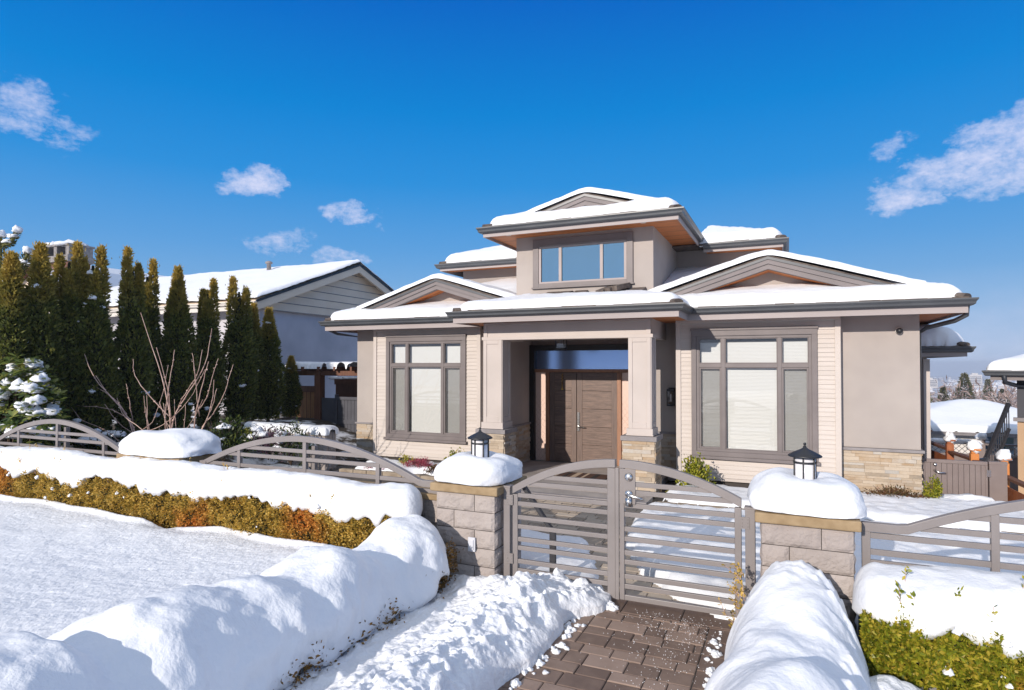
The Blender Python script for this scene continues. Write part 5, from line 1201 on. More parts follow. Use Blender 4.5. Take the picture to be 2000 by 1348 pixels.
for i_, a in enumerate(CL): cedar(a[0] + (0 if i_ < 4 or i_ > 11 else .16 if i_ % 2 else -.12), *a[1:])

# ------------------------------------------------------------------ monkey puzzle tree
mp_ = thing('monkey_puzzle_tree', 'spiky monkey puzzle tree with snow on its arms at the far left', 'tree', (-13.6, 6.6, .5)); o_ = np.array([-13.6, 6.6, .5])
mpl = leaf_mat('monkey_puzzle_leaf', [(.05, .06, .012), (.11, .11, .02), (.20, .17, .04)], 8, .5); parts = []; tb = MB(); sn = []
limbs = [([(0, 0, 0), (.02, 0, 2.2), (0, 0, 4.1)], .055)]
for (z, dx, dy, dz) in ((3.95, .36, .1, .22), (3.95, -.35, .1, .2), (3.35, .62, .15, .42), (3.4, -.55, 0, .4), (3.4, .1, .5, .35), (2.5, .7, -.1, .2), (2.4, -.6, .2, .2), (2.55, 0, -.5, .3)):
    limbs.append(([(0, 0, z), (dx * .6, dy * .6, z + .03), (dx, dy, z + dz)], .04))
for pts, rd in limbs:
    tb.tube([np.array(p) + o_ for p in pts], [rd, rd * .9, rd * .7], 8)
    P = []; N = []
    for a, c in zip(pts[:-1], pts[1:]):
        a, c = np.array(a, float), np.array(c, float); k = int(np.linalg.norm(c - a) * 420); t = rng.uniform(0, 1, k)[:, None]; d = (c - a) / np.linalg.norm(c - a); nn = np.cross(rng.normal(0, 1, (k, 3)), d); nn /= np.linalg.norm(nn, axis=1)[:, None]; P.append(a + (c - a) * t + nn * rd * .9); N.append(nn + d * .9)
    parts.append(leaves(np.concatenate(P), np.concatenate(N), .06, .022, spread=.25))
    if len(limbs) and pts[0][0] == 0 and rd == .04:
        e = np.array(pts[2]); m_ = np.array(pts[1]); sn += [snow_clump(e + np.array([0, 0, .05]), .085, .085, .09, pts[2][0] * 9, 9), snow_clump((m_ + e) / 2 + np.array([0, 0, .04]), .13, .08, .05, pts[1][0] * 7, 9), snow_clump(m_ * .8 + np.array([0, 0, pts[0][2] * .2 + .04]), .12, .08, .06, 3, 9)]
sn.append(snow_clump((0, 0, 4.15), .10, .10, .09, 2, 9))
build('trunk', tb, MT['bark_green'], mp_); V, F, r_ = join_np(parts); link('crown', mesh_np('crown', V, F, r_), mpl, mp_); V, F, r_ = join_np(sn); link('snow', mesh_np('snow', V, F, r_, True), MT['snow'], mp_, kind='stuff')

# ------------------------------------------------------------------ rhododendron, broad leaves in whorls, snow lumps
RH = leaf_mat('rhododendron_leaf', [(.02, .04, .012), (.06, .10, .025), (.15, .19, .04), (.36, .32, .07)], 3, .28, patch=((.20, .06, .025), 2.3, .63), spec=.6)
rh = thing('rhododendron', 'large rhododendron with broad glossy leaves and snow lumps at the far left', 'shrub', (-12.15, 6.15, .3)); g = np.random.default_rng(77); parts = []; q = []; tb = MB()
for i in range(430):
    d = g.normal(0, 1, 3); d /= np.linalg.norm(d); d[2] = abs(d[2]) if g.random() < .8 else d[2] * .5; c = np.array([0, 0, .75]) + d * np.array([1.15, .45, 1.4]) * g.uniform(.55, 1.0) ** .5; c[2] = max(c[2], .1)
    n0 = d * .5 + np.array([0, -.15, .9]); n0 /= np.linalg.norm(n0); u = np.cross(n0, [0.3, .2, .9]); u /= np.linalg.norm(u); v = np.cross(n0, u); k = g.integers(6, 10)
    for j in range(k):
        t = 2*math.pi * j / k + g.uniform(-.2, .2); dr = u * math.cos(t) + v * math.sin(t) + n0 * g.uniform(-.05, .7); dr /= np.linalg.norm(dr); L_ = g.uniform(.12, .18); sd = np.cross(dr, n0); sd /= np.linalg.norm(sd); w_ = g.uniform(.026, .036)
        m1 = c + dr * L_ * .62; tip = c + dr * L_ - np.array([0, 0, .012])
        parts.append((np.array([c - sd * .006, c + sd * .006, m1 + sd * w_, m1 - sd * w_, tip + sd * .010, tip - sd * .010]), np.array([[0, 1, 2, 3], [3, 2, 4, 5]]), np.full(2, g.uniform(0, 1))))
    if i % 5 == 0: s_ = g.uniform(.06, .15); q.append(snow_clump(c * .97 + np.array([0, 0, .0]), s_ * 1.1, s_, s_ * .8, i, 10))
    if i % 6 == 0: tb.tube([np.array([d[0] * .2, d[1] * .2, -.2]) + np.array(rh.location), (c * np.array([.6, .6, .6])) + np.array(rh.location), c + np.array(rh.location)], [.02, .013, .006], 5)
V, F, r_ = join_np(parts); link('foliage', mesh_np('foliage', V, F, r_), RH, rh); V, F, r_ = join_np(q); link('snow', mesh_np('snow', V, F, r_, True), MT['snow'], rh, kind='stuff'); build('stems', tb, MT['bark'], rh)

# ------------------------------------------------------------------ bare shrub
bs = thing('bare_shrub', 'leafless reddish multi-stemmed shrub spreading in front of the cedars', 'shrub', (-10.0, 7.5, .25)); tb = MB(); g = np.random.default_rng(5)
def stem(pts, r0, tw=True):
    pts = [np.array(p, float) for p in pts]; P = []
    for i in range(len(pts) - 1):
        for t in np.linspace(0, 1, 5)[: (5 if i == len(pts) - 2 else 4)]: P.append(pts[i] + (pts[i+1] - pts[i]) * t)
    P = np.array(P); n = len(P)
    sm = P.copy()
    for _ in range(3): sm[1:-1] = (sm[:-2] + sm[1:-1] * 2 + sm[2:]) / 4
    sm[1:-1] += g.normal(0, .004, (n - 2, 3)); rad = list(np.linspace(r0 * .52, .004, n)); tb.tube(sm, rad, 6)
    for i in range(2, n - 1):
        if g.random() < .25: tb.tube([sm[i] - .008, sm[i] + g.normal(0, .012, 3), sm[i] + .008], [rad[i] * 1.1, rad[i] * 1.45, rad[i] * 1.1], 6)
A, B_, D_ = (-10.05, 7.5, .3), (-10.75, 7.45, .3), (-9.55, 7.6, .3)
a1 = (-10.02, 7.5, 1.25)
stem([A, a1, (-10.15, 7.45, 1.9), (-10.72, 7.4, 3.14)], .034); stem([A, a1, (-9.7, 7.6, 1.7), (-9.38, 7.7, 2.2), (-9.32, 7.75, 2.84)], .03)
stem([a1, (-10.35, 7.3, 1.65), (-10.60, 7.2, 2.0), (-10.62, 7.2, 2.3)], .018); stem([a1, (-9.98, 7.4, 1.8), (-10.15, 7.3, 2.5)], .016); stem([A, (-9.95, 7.3, 1.3), (-9.6, 7.2, 2.1), (-9.55, 7.2, 2.45)], .02)
stem([(-9.9, 7.55, 1.45), (-9.5, 7.4, 1.75), (-9.1, 7.3, 2.0), (-9.0, 7.3, 2.45)], .018); stem([(-9.55, 7.6, 1.85), (-9.42, 7.5, 2.1), (-9.5, 7.5, 2.4)], .012)
stem([B_, (-10.85, 7.4, 1.1), (-11.2, 7.3, 1.5), (-11.75, 7.2, 1.95), (-12.0, 7.2, 2.4)], .030); stem([B_, (-11.1, 7.5, 1.15), (-11.6, 7.5, 1.6), (-12.4, 7.4, 1.9), (-12.95, 7.4, 2.42)], .024)
stem([(-11.0, 7.35, 1.3), (-11.3, 7.2, 1.65), (-11.5, 7.1, 2.0)], .016); stem([(-10.95, 7.4, 1.2), (-11.5, 7.3, 1.42), (-12.5, 7.2, 1.42), (-12.9, 7.2, 1.6)], .016); stem([B_, (-11.2, 7.2, 1.0), (-11.9, 7.1, 1.15), (-12.2, 7.1, 1.4)], .014)
stem([(-10.9, 7.4, 1.15), (-10.85, 7.3, 1.5), (-10.95, 7.3, 1.85)], .013); stem([D_, (-9.5, 7.55, 1.15), (-9.2, 7.4, 1.6), (-8.95, 7.3, 2.0), (-8.85, 7.3, 2.25)], .026)
stem([D_, (-9.3, 7.5, 1.1), (-8.85, 7.4, 1.35), (-8.45, 7.3, 1.75), (-8.28, 7.3, 2.2)], .024); stem([(-9.35, 7.5, 1.4), (-9.0, 7.4, 1.62), (-8.72, 7.3, 2.1), (-8.62, 7.3, 2.3)], .016); stem([(-9.3, 7.5, 1.3), (-9.15, 7.3, 1.9), (-9.2, 7.3, 2.2)], .014)
stem([(-9.0, 7.4, 1.25), (-8.75, 7.3, 1.5), (-8.65, 7.3, 1.8)], .012); stem([D_, (-9.15, 7.3, .95), (-8.8, 7.2, 1.2), (-8.62, 7.2, 1.6), (-8.6, 7.2, 1.95)], .02); stem([A, (-10.3, 7.3, 1.0), (-10.9, 7.2, 1.25), (-11.05, 7.2, 1.6)], .018)
for i in range(11):       # finer shoots, each leaving a main stem and arching upward
    b0 = np.array([g.uniform(-11.2, -8.9), g.uniform(7.3, 7.6), g.uniform(.5, 1.3)]); src = np.array([(-10.03, 7.5), (-10.75, 7.45), (-9.5, 7.58)][g.integers(0, 3)]); b0[:2] = src + (b0[:2] - src) * .45
    d = np.array([b0[0] - src[0] + g.normal(0, .25), g.normal(0, .15), 0]); hgt = g.uniform(.6, 1.25)
    stem([(src[0], src[1], b0[2] - .12), b0, b0 + d * .8 + np.array([0, 0, hgt * .45]), b0 + d * 1.25 + np.array([0, 0, hgt])], .013)
build('stems', tb, MT['twig'], bs, smooth=True)
# bushes behind the second fence panel
shrub('shrub', 'dark green leafy shrub with yellow spots behind the left end of the middle fence panel', 'shrub', (-10.0, 8.6, .3), (.55, .4, .5), 1500, LD, .11, .035, 10, snow=7, seed=21)
shrub('shrub', 'purple twiggy shrub dusted with snow before the dark retaining wall', 'shrub', (-9.45, 9.2, .3), (.5, .35, .42), 1600, LV, .06, .02, 14, snow=12, seed=22)
shrub('shrub', 'dark evergreen shrub beside the purple one in front of the stone wall', 'shrub', (-9.0, 9.35, .2), (.45, .35, .48), 1300, LD, .10, .03, 10, snow=5, seed=23)
shrub('shrub', 'low dark shrub speckled with snow at the foot of the bare shrub', 'shrub', (-11.1, 8.0, .3), (.9, .4, .38), 1500, LD, .08, .025, 12, snow=16, seed=24)
shrub('shrub', 'snow-speckled dark undergrowth shrub behind the far left fence panel', 'shrub', (-12.0, 7.7, .35), (.8, .5, .42), 1500, LD, .08, .025, 12, snow=18, seed=25)
shrub('shrub', 'yellow tinged low bush at the base of the first cedars', 'shrub', (-10.6, 9.7, .3), (.5, .4, .32), 900, LG, .07, .025, 9, snow=5, seed=26)

# ------------------------------------------------------------------ side yard left: pergola, fence boards, dark gate
pg = thing('pergola', 'brown timber pergola with snow along its beams beside the house', 'pergola', (-11.2, 13.2, 0))
b = MB(); b.box(-11.72, 13.0, 0, -11.52, 13.2, 2.03); build('post', b, MT['brown_wood'], pg, bevel=.008); b = MB(); b.box(-9.3, 13.0, 0, -9.1, 13.2, 2.03); build('post', b, MT['brown_wood'], pg, bevel=.008)
b = MB(); b.box(-12.75, 13.02, 1.90, -9.0, 13.10, 2.03); build('beam', b, MT['brown_wood'], pg, bevel=.006); b = MB(); b.box(-12.75, 13.6, 1.90, -9.0, 13.68, 2.03); build('beam', b, MT['brown_wood'], pg, bevel=.006)
for x in np.arange(-12.6, -9.1, .55):
    b = MB(); b.box(x, 12.85, 2.033, x + .06, 13.95, 2.14); build('rafter', b, MT['brown_wood'], pg, bevel=.004)
snow_sheet('pergola_snow', np.linspace(-12.75, -9.15, 130), np.linspace(12.86, 13.9, 26), lambda x, y: 0 * x + 2.142, lambda x, y: np.minimum(np.minimum(y - 12.88, 13.88 - y), np.minimum(x + 12.7, -9.15 - x)) + .16 * fbm(x * 2.4, y * 2, 3, 3), .13, .14, 51., 'ragged strip of snow along the top of the brown pergola', wob=.02)
wf = thing('board_fence', 'sunlit cedar board fence under the pergola, left of the dark gate', 'fence', (-12.1, 13.3, 0)); b = MB(); b.box(-12.9, 13.3, .2, -11.72, 13.34, 1.44); build('boards', b, MT['cedar_fence'], wf); b = MB(); b.box(-12.95, 13.26, 1.44, -11.72, 13.38, 1.60); build('rail', b, MT['brown_wood'], wf)
bf = thing('board_fence', 'dark brown board fence behind the dark side gate, snow on its top rail', 'fence', (-10.4, 14.2, 0)); b = MB(); b.box(-12.0, 14.2, 0, -9.05, 14.24, 1.62); build('boards', b, MT['brown_wood'], bf); b = MB(); b.box(-12.0, 14.14, 1.62, -9.05, 14.30, 1.78); build('rail', b, MT['brown_wood'], bf)
V, F, r_ = join_np([snow_clump((-12 + .35 * i, 14.22, 1.785), .26, .06, .06, i, 8) for i in range(9)]); link('rail_snow', mesh_np('rail_snow', V - np.array([-10.4, 14.2, 1.78]), F, r_, True), MT['snow'], loc=(-10.4, 14.2, 1.78), label='thin line of snow on the rail of the dark brown fence', cat='snow')
sg = thing('side_gate', 'dark slate vertical board gate between the pergola post and the house', 'gate', (-10.3, 13.05, 0)); b = MB(); x = -10.98
while x < -9.1: b.box(x + .004, 13.08, .05, min(x + .11, -9.1) - .004, 13.115, 1.26); x += .11
build('boards', b, MT['slate_gate'], sg)
b = MB(); b.box(-11.5, 13.05, .05, -11.06, 13.10, 1.30); b.box(-11.05, 13.04, 0, -10.97, 13.12, 1.40); b.box(-10.97, 13.05, 1.26, -9.1, 13.12, 1.34); b.box(-10.97, 13.06, .62, -9.1, 13.075, .74); build('frame', b, MT['slate_gate'], sg, bevel=.004)

# ------------------------------------------------------------------ neighbour house on the left
nb = thing('neighbour_house', 'low gabled house with beige siding gable and blue grey stucco wall on the left', 'house', (-18, 17, 0))
GX, YF, YR, YBK, ZEV, ZRD = -13.6, 12.75, 17.3, 21.6, 4.0, 5.68
sl = (ZRD - ZEV) / (YR - YF)
b = MB(); b.box(-27, YF + .55, -.5, GX - .45, YBK - .5, 3.86); build('wall', b, MT['nbr_stucco'], nb)
b = MB(); zt = lambda y: ZRD - sl * abs(y - YR) - .10; n = 7; zz = np.linspace(3.80, ZRD - .12, n + 1)
for i in range(n):
    h0 = max(.02, (ZRD - .10 - zz[i]) / sl); h1 = max(.02, (ZRD - .10 - zz[i+1]) / sl); b.prism([(YR - h0, zz[i]), (YR + h0, zz[i]), (YR + h1, zz[i+1]), (YR - h1, zz[i+1])], 0, GX - .40, GX - .33 + .02 * 0)
build('gable_siding', b, MT['nbr_siding'], nb)
b = MB()
for i in range(n):
    h0 = max(.02, (ZRD - .10 - zz[i]) / sl); b.prism([(YR - h0 + .03, zz[i]), (YR + h0 - .03, zz[i]), (YR + h0 - .03, zz[i] + .022), (YR - h0 + .03, zz[i] + .022)], 0, GX - .33, GX - .318)
build('siding_joint', b, MT['cap_gray'], nb, kind='stuff')
b = MB()
for sg_ in (-1, 1):
    ye = YF if sg_ < 0 else YBK; z_e = ZRD - sl * abs(ye - YR)
    b.prism([(YR, ZRD), (ye, z_e), (ye, z_e - .10), (YR, ZRD - .10)], 0, -27.5, GX)
build('roof', b, MT['nbr_siding'], nb)
b = MB()
for sg_ in (-1, 1):
    ye = YF - .02 if sg_ < 0 else YBK; z_e = ZRD - sl * abs(ye - YR); b.prism([(YR, ZRD + .02), (ye, z_e + .02), (ye, z_e - .05), (YR, ZRD - .05)], 0, GX, GX + .035)
build('rake_edge', b, MT['navy_edge'], nb)
b = MB()
for sg_ in (-1, 1):
    ye = YF + .02 if sg_ < 0 else YBK; z_e = ZRD - sl * abs(ye - YR); b.prism([(YR, ZRD - .051), (ye, z_e - .051), (ye, z_e - .28), (YR, ZRD - .28)], 0, GX - .06, GX + .012)
build('rake_board', b, MT['nbr_siding'], nb)
b = MB(); b.sweep([(-27, YF), (GX + .04, YF)], [(o, ZEV - .13 + q) for o, q in gut]); b.box(-27, YF, ZEV - .26, GX, YF + .03, ZEV - .1); build('gutter', b, MT['white_trim'], nb)
b = MB(); b.tube([(GX - .15, YF - .06, ZEV - .12), (GX - .15, YF + .1, ZEV - .35), (GX - .4, YF + .45, ZEV - .55), (GX - .4, YF + .5, 0)], .045, 8); build('downspout', b, MT['white_trim'], nb, smooth=True)
b = MB(); b.box(-15.3, YF + .5, 2.4, -14.2, YF + .56, 3.5); build('window', b, MT['white_trim'], nb)
b = MB(); b.lathe([(.08, 0), (.08, .3), (.13, .31), (.13, .36), (.05, .40)], (-17.3, 16.8, ZRD - .1), 12); build('vent', b, MT['cap_gray'], nb, smooth=True)
def nz(x, y): return ZRD - sl * np.abs(y - YR)
snow_sheet('roof_snow', rows(-27.4, GX + .03, .3, 70), np.concatenate([rows(YF, YR, .3, 30), np.linspace(YR + .1, YBK, 14)]), nz, lambda x, y: np.minimum(np.minimum(x + 27.4, GX + .05 - x), np.minimum(y - YF + .02, YBK - y)), .17, .16, 61., 'long smooth snow sheet on the roof of the neighbouring house on the left', wob=.04, fine=.01)
# second low house farther left with the chimney
nh = thing('neighbour_house', 'beige gabled cottage with a concrete chimney glimpsed behind the cedars', 'house', (-27, 14.5, 0)); b = MB()
b.prism([(-31, -.5), (-24.2, -.5), (-24.2, 4.6), (-26.6, 6.0), (-31, 3.6)], 1, 14.2, 20); build('wall', b, MT['nbr_siding'], nh)
b = MB()
for z in np.arange(1, 6, .28): b.box(-31, 14.185, z, -24.25, 14.2, z + .015)
build('siding_lines', b, MT['cap_gray'], nh)
b = MB(); b.prism([(-26.6, 6.18), (-23.7, 4.45), (-23.7, 4.33), (-26.6, 6.05), (-31.4, 3.5), (-31.4, 3.63)], 1, 13.7, 20.2); build('roof', b, MT['brown_wood'], nh)
b = MB(); b.prism([(-26.6, 6.36), (-23.75, 4.62), (-23.7, 4.46), (-26.6, 6.185), (-31.4, 3.64), (-31.35, 3.82)], 1, 13.75, 20.2); o = build('roof_snow', b, MT['snow'], None, loc=(-27, 14.5, 4), label='snow on the roof of the beige cottage behind the cedars', cat='snow', bevel=.05)
ch = MB(); ch.box(-26.4, 14.3, 5.2, -24.85, 15.1, 6.12); cho = build('chimney', ch, MT['brick'], nh, bevel=.01)
b = MB(); b.box(-26.5, 14.2, 6.12, -24.75, 15.2, 6.36)
for x in (-26.45, -25.72, -24.98): b.box(x, 14.25, 6.36, x + .2, 15.15, 6.72)
b.box(-26.5, 14.2, 6.72, -24.75, 15.2, 6.80); build('chimney_cap', b, MT['concrete'], cho, bevel=.01)
V, F, r_ = join_np([snow_clump((-.42, 0, 0), .52, .55, .20, 3, 10), snow_clump((.42, 0, -.02), .50, .55, .17, 5, 10)]); link('snow_pillow', mesh_np('snow_pillow', V, F, r_, True), MT['snow'], loc=(-25.62, 14.7, 6.80), label='snow on the concrete chimney behind the cedars', cat='snow')

# ------------------------------------------------------------------ right side: side gate, red fence, neighbour, garage
tg = thing('side_gate', 'taupe vertical board side gate with a silver lever right of the house', 'gate', (2.5, 12.0, 0)); b = MB(); x = 1.96
while x < 2.86: b.box(x + .003, 12.0, -.12, x + .072, 12.03, .60); x += .075
build('boards', b, MT['taupe_gate'], tg)
b = MB(); b.box(1.95, 11.985, .60, 2.87, 12.05, .655); b.box(2.84, 11.99, -.12, 2.872, 12.05, .60); build('frame', b, MT['taupe_gate'], tg, bevel=.004)
b = MB(); b.box(2.89, 11.985, -.15, 3.12, 12.06, .62); b.box(2.885, 11.98, .62, 3.125, 12.07, .665); build('post', b, MT['taupe_gate'], tg, bevel=.004)
b = MB(); b.box(2.852, 11.975, .42, 2.91, 11.985, .53); b.box(2.852, 11.975, 0, 2.91, 11.985, .10); build('hinge', b, MT['steel'], tg)
b = MB(); b.lathe([(.001, .03), (.022, .028), (.028, 0)], n=14); b.v = [(2.17 + x, 11.995 - z, .57 + y) for x, y, z in b.v]; b.tube([(2.17, 11.99, .475), (2.17, 11.94, .475), (2.22, 11.93, .45), (2.31, 11.93, .45)], [.026, .016, .012, .008], 8); build('handle', b, MT['steel'], tg, smooth=True)
rf_ = thing('wooden_fence', 'red brown stained fence with stepped posts behind and beside the taupe side gate', 'fence', (2.95, 13.5, 0))
FP = [(3.28, 10.0, .60), (3.17, 12.35, .70), (2.98, 13.25, .72), (2.83, 14.3, .76), (2.70, 15.7, .80), (2.45, 18.5, .86)]
for (a, c) in zip(FP[:-1], FP[1:]):
    d = Vector((c[0] - a[0], c[1] - a[1], 0)); b = MB(); k = max(2, int(d.length / .13))
    for i in range(k):
        p = Vector(a) + d * (i / k); q = Vector(a) + d * ((i + 1) / k); b.bar((p.x, p.y, (a[2] - .25 - 1.1) / 2 - .05), (q.x, q.y, (a[2] - .25 - 1.1) / 2 - .05), .02, a[2] - .25 + 1.0)
    build('boards', b, MT['red_wood'], rf_)
    b = MB(); b.bar((a[0], a[1], a[2] - .20), (c[0], c[1], a[2] - .20), .11, .05); build('cap_rail', b, MT['brown_wood'], rf_, bevel=.006)
for i, (x, y, z) in enumerate(FP[:-1]):
    b = MB(); b.box(x - .06, y - .06, -1.2, x + .06, y + .06, z - .09); build('post', b, MT['orange_wood'] if i < 3 else MT['red_wood'], rf_, bevel=.006)
    b = MB(); b.box(x - .05, y - .05, z - .09, x + .05, y + .05, z - .035); b.box(x - .085, y - .085, z - .035, x + .085, y + .085, z); build('post_cap', b, MT['orange_wood'] if i < 3 else MT['red_wood'], rf_, bevel=.008)
    if i: V, F, r_ = snow_clump((0, 0, 0), .10, .10, .13, i * 3., 10); link('snow_pillow', mesh_np('snow_pillow', V, F, r_, True), MT['snow'], loc=(x, y, z), label=['', 'snow cap on the orange fence post nearest the taupe gate hinge', 'rounded snow cap on the second orange post of the red fence', 'snow cap on the third red brown post, in the shade of the eave', 'snow cap on the farthest red brown post, beside the house corner'][i], cat='snow', group='snow caps on the red fence posts')
nr = thing('neighbour_house', 'tan stucco house with dark upper porch, cut by the right picture edge', 'house', (3.47, 14.56, -1)); nr.rotation_euler.z = R(-17)
b = MB(); b.box(3.92, 15.05, -1.6, 9, 18.2, 1.12); build('wall', b, MT['tan_stucco'], nr)
b = MB(); b.box(3.92, 15.05, 1.12, 4.14, 15.3, 1.98); b.box(4.14, 16.3, 1.12, 9, 18.2, 1.98); b.box(3.92, 17.5, 1.12, 4.14, 17.8, 1.98); build('porch_wall', b, mat('porch_shade', (.055, .055, .065), .7), nr)  # upper porch wall: its shade is painted into the dark colour
b = MB(); b.box(3.86, 14.98, 1.10, 4.30, 15.1, 1.17); build('ledge', b, MT['cap_gray'], nr)
b = MB(); b.box(4.30, 15.0, .55, 4.36, 15.1, 1.95); build('corner_post', b, MT['frame'], nr)
b = MB(); b.box(4.36, 15.02, .6, 5.6, 15.06, 1.9); build('window', b, MT['glass_sky'], nr)
eg = MB(); eg.sweep([(3.52, 18.6), (3.52, 14.6), (9, 14.6)], [(o, 1.98 + q) for o, q in gut]); build('gutter', eg, MT['gutter'], nr)
b = MB(); b.sweep([(3.54, 18.6), (3.54, 14.62), (9, 14.62)], [(-.03, 1.90), (0, 1.90), (0, 2.06), (-.03, 2.06)]); b.box(3.55, 14.63, 1.955, 9, 18.6, 1.97); build('fascia', b, MT['fascia_dark'], nr)
b = MB(); hip_roof(b, (3.47, 12, 14.56, 18.7), 2.08, .33); build('roof', b, MT['tile'], nr)
b = MB(); b.tube([(3.75, 14.55, 2.0), (3.76, 14.6, 1.86), (3.9, 14.95, 1.8), (4.24, 14.98, 1.78), (4.27, 14.97, 1.7), (4.27, 14.97, .60), (4.22, 14.97, .5), (4.18, 14.97, .42), (4.18, 14.97, -1)], .04, 8); build('downspout', b, MT['navy_edge'], nr, smooth=True)
o = snow_sheet('roof_snow', rows(3.47, 11.9, .3, 50), np.concatenate([14.56 + .3 * (1 - np.cos(np.linspace(0, np.pi/2, 9))), np.linspace(14.9, 18.65, 22)]), lambda x, y: hip_z(x, y, (3.47, 12, 14.56, 18.7), 2.08, .33), lambda x, y: rect_sd(x, y, (3.47, 30, 14.58, 40), .1), .14, .12, 71., 'deep snow on the roof of the tan house at the right edge', wob=.04)
pv = Vector((3.47, 14.56, 0)); rz = Matrix.Rotation(R(-17), 3, 'Z'); o.location = pv + rz @ (o.location - pv); o.rotation_euler.z = R(-17)
st = thing('stair_railing', 'black metal stair railing sloping up to the tan house', 'railing', (3.7, 14.6, -1)); b = MB(); A_, B2 = Vector((3.42, 14.4, .40)), Vector((3.86, 14.7, 1.45)); b.bar(A_, B2, .06, .06); b.bar(A_ - Vector((0, 0, .48)), B2 - Vector((0, 0, .48)), .05, .05); b.bar((3.1, 14.25, .34), A_, .05, .05); b.bar((3.1, 14.25, .08), A_ - Vector((0, 0, .3)), .04, .04); b.box(3.39, 14.37, -1.3, 3.46, 14.44, .44)
build('rails', b, MT['rail_black'], st)
b = MB()
for t in np.linspace(.08, 1, 11): p = A_ + (B2 - A_) * t; b.box(p.x - .008, p.y - .008, p.z - .48, p.x + .008, p.y + .008, p.z)
for t in np.linspace(0, .9, 6): p = Vector((3.1, 14.25, .34)) + (A_ - Vector((3.1, 14.25, .34))) * t; b.box(p.x - .008, p.y - .008, p.z - .28, p.x + .008, p.y + .008, p.z)
build('balusters', b, MT['rail_black'], st)
b = MB(); b.tube([(3.95, 14.98, .55), (4.0, 14.9, .55), (4.0, 14.88, .42), (3.96, 14.9, .38)], .02, 6); build('handrail_end', b, MT['rail_black'], st)
ga = thing('garage', 'low garage with a broad snow-covered hip roof beyond the red fence', 'garage', (5, 25, -2)); b = MB(); b.box(3.2, 23.6, -3, 8.2, 28, .02); build('wall', b, MT['white_trim'], ga)
b = MB(); b.box(5.55, 23.57, -.55, 6.3, 23.6, -.05); build('window', b, MT['glass_sky'], ga)
b = MB(); b.sweep([(2.9, 28.5), (2.9, 23.3), (8.6, 23.3)], [(o, -.02 + q) for o, q in gut]); build('gutter', b, MT['cap_gray'], ga)
b = MB(); hip_roof(b, (2.85, 8.7, 23.25, 28.6), .09, .28); build('roof', b, MT['tile'], ga)
snow_sheet('roof_snow', rows(2.85, 8.7, .3, 30), np.concatenate([23.25 + .3 * (1 - np.cos(np.linspace(0, np.pi/2, 9))), np.linspace(23.6, 28.6, 30)]), lambda x, y: hip_z(x, y, (2.85, 8.7, 23.25, 28.6), .09, .28), lambda x, y: rect_sd(x, y, (2.8, 8.75, 23.25, 30), .15), .17, .15, 73., 'smooth snow on the hip roof of the low garage', wob=.02)
lf = thing('lattice_fence', 'grey fence topped with lattice in front of the garage', 'fence', (4.2, 19.5, -1)); b = MB(); b.box(2.9, 19.5, -2.5, 7, 19.54, -.18); build('boards', b, MT['taupe_gate'], lf); b = MB(); b.box(2.9, 19.47, .12, 7, 19.57, .16); b.box(2.9, 19.48, -.18, 7, 19.56, -.13); build('rail', b, MT['taupe_gate'], lf)
b = MB()
for i, x in enumerate(np.arange(2.7, 7, .13)): b.bar((x, 19.51, -.13), (x + .26, 19.51, .13), .008, .02, (0, 1, 0)); b.bar((x + .26, 19.525, -.13), (x, 19.525, .13), .008, .02, (0, 1, 0))
build('lattice', b, MT['taupe_gate'], lf)
b = MB(); b.box(4.48, 19.46, -2.5, 4.62, 19.6, .30); build('post', b, MT['taupe_gate'], lf, bevel=.01)
V, F, r_ = join_np([snow_clump((-1.6 + .4 * i, 0, 0), .3, .09, .09, i, 8) for i in range(6)] + [snow_clump((.55, 0, .15), .13, .13, .12, 3, 8)]); link('rail_snow', mesh_np('rail_snow', V, F, r_, True), MT['snow'], loc=(4.0, 19.52, .16), label='snow along the top of the grey lattice fence', cat='snow')
snow_sheet('yard_snow', np.linspace(2.2, 3.2, 20), np.linspace(12.1, 22, 60), lambda x, y: -.25 - 1.6 * sstep(13, 18, y) + 0 * x, lambda x, y: 1 + 0 * x, .1, .1, 75., 'snow on the strip of ground behind the taupe side gate')

# ================================================================== THE VALLEY FAR BEHIND, AND THE AIR
g = np.random.default_rng(42)
def polar(azd, d): return d * math.sin(R(azd)), d * math.cos(R(azd))
# bare woods across the valley floor
parts = []; pin = []
n = 900; azs = g.uniform(3, 24, n); ds = 110 + 900 * g.uniform(0, 1, n) ** 1.4
tx = ds * np.sin(np.radians(azs)); ty = ds * np.cos(np.radians(azs)); tz = terrain_z(tx, ty); hs_ = g.uniform(3.0, 6.0, n) * (1 + ds / 900)
k = 46
P = np.stack([np.repeat(tx, k), np.repeat(ty, k), np.repeat(tz, k)], 1); H = np.repeat(hs_, k); d = g.normal(0, 1, (n * k, 3)); d /= np.linalg.norm(d, axis=1)[:, None]
P = P + d * np.stack([H * .33, H * .33, H * .42], 1) * g.uniform(.3, 1, (n * k, 1)) + np.stack([0 * H, 0 * H, H * .5], 1)
V, F, r_ = leaves(P, d + np.array([0, 0, .8]), H * .20, H * .035, spread=.6, g=g)
wd = leaf_mat('far_woods', [(.12, .08, .07), (.24, .17, .15), (.36, .27, .24), (.62, .60, .62)], .02, .8, transl=.1)
link('distant_woods', mesh_np('distant_woods', V, F, r_), wd, label='pinkish bare woods dusted with snow across the valley behind the garage', cat='woods', kind='stuff')
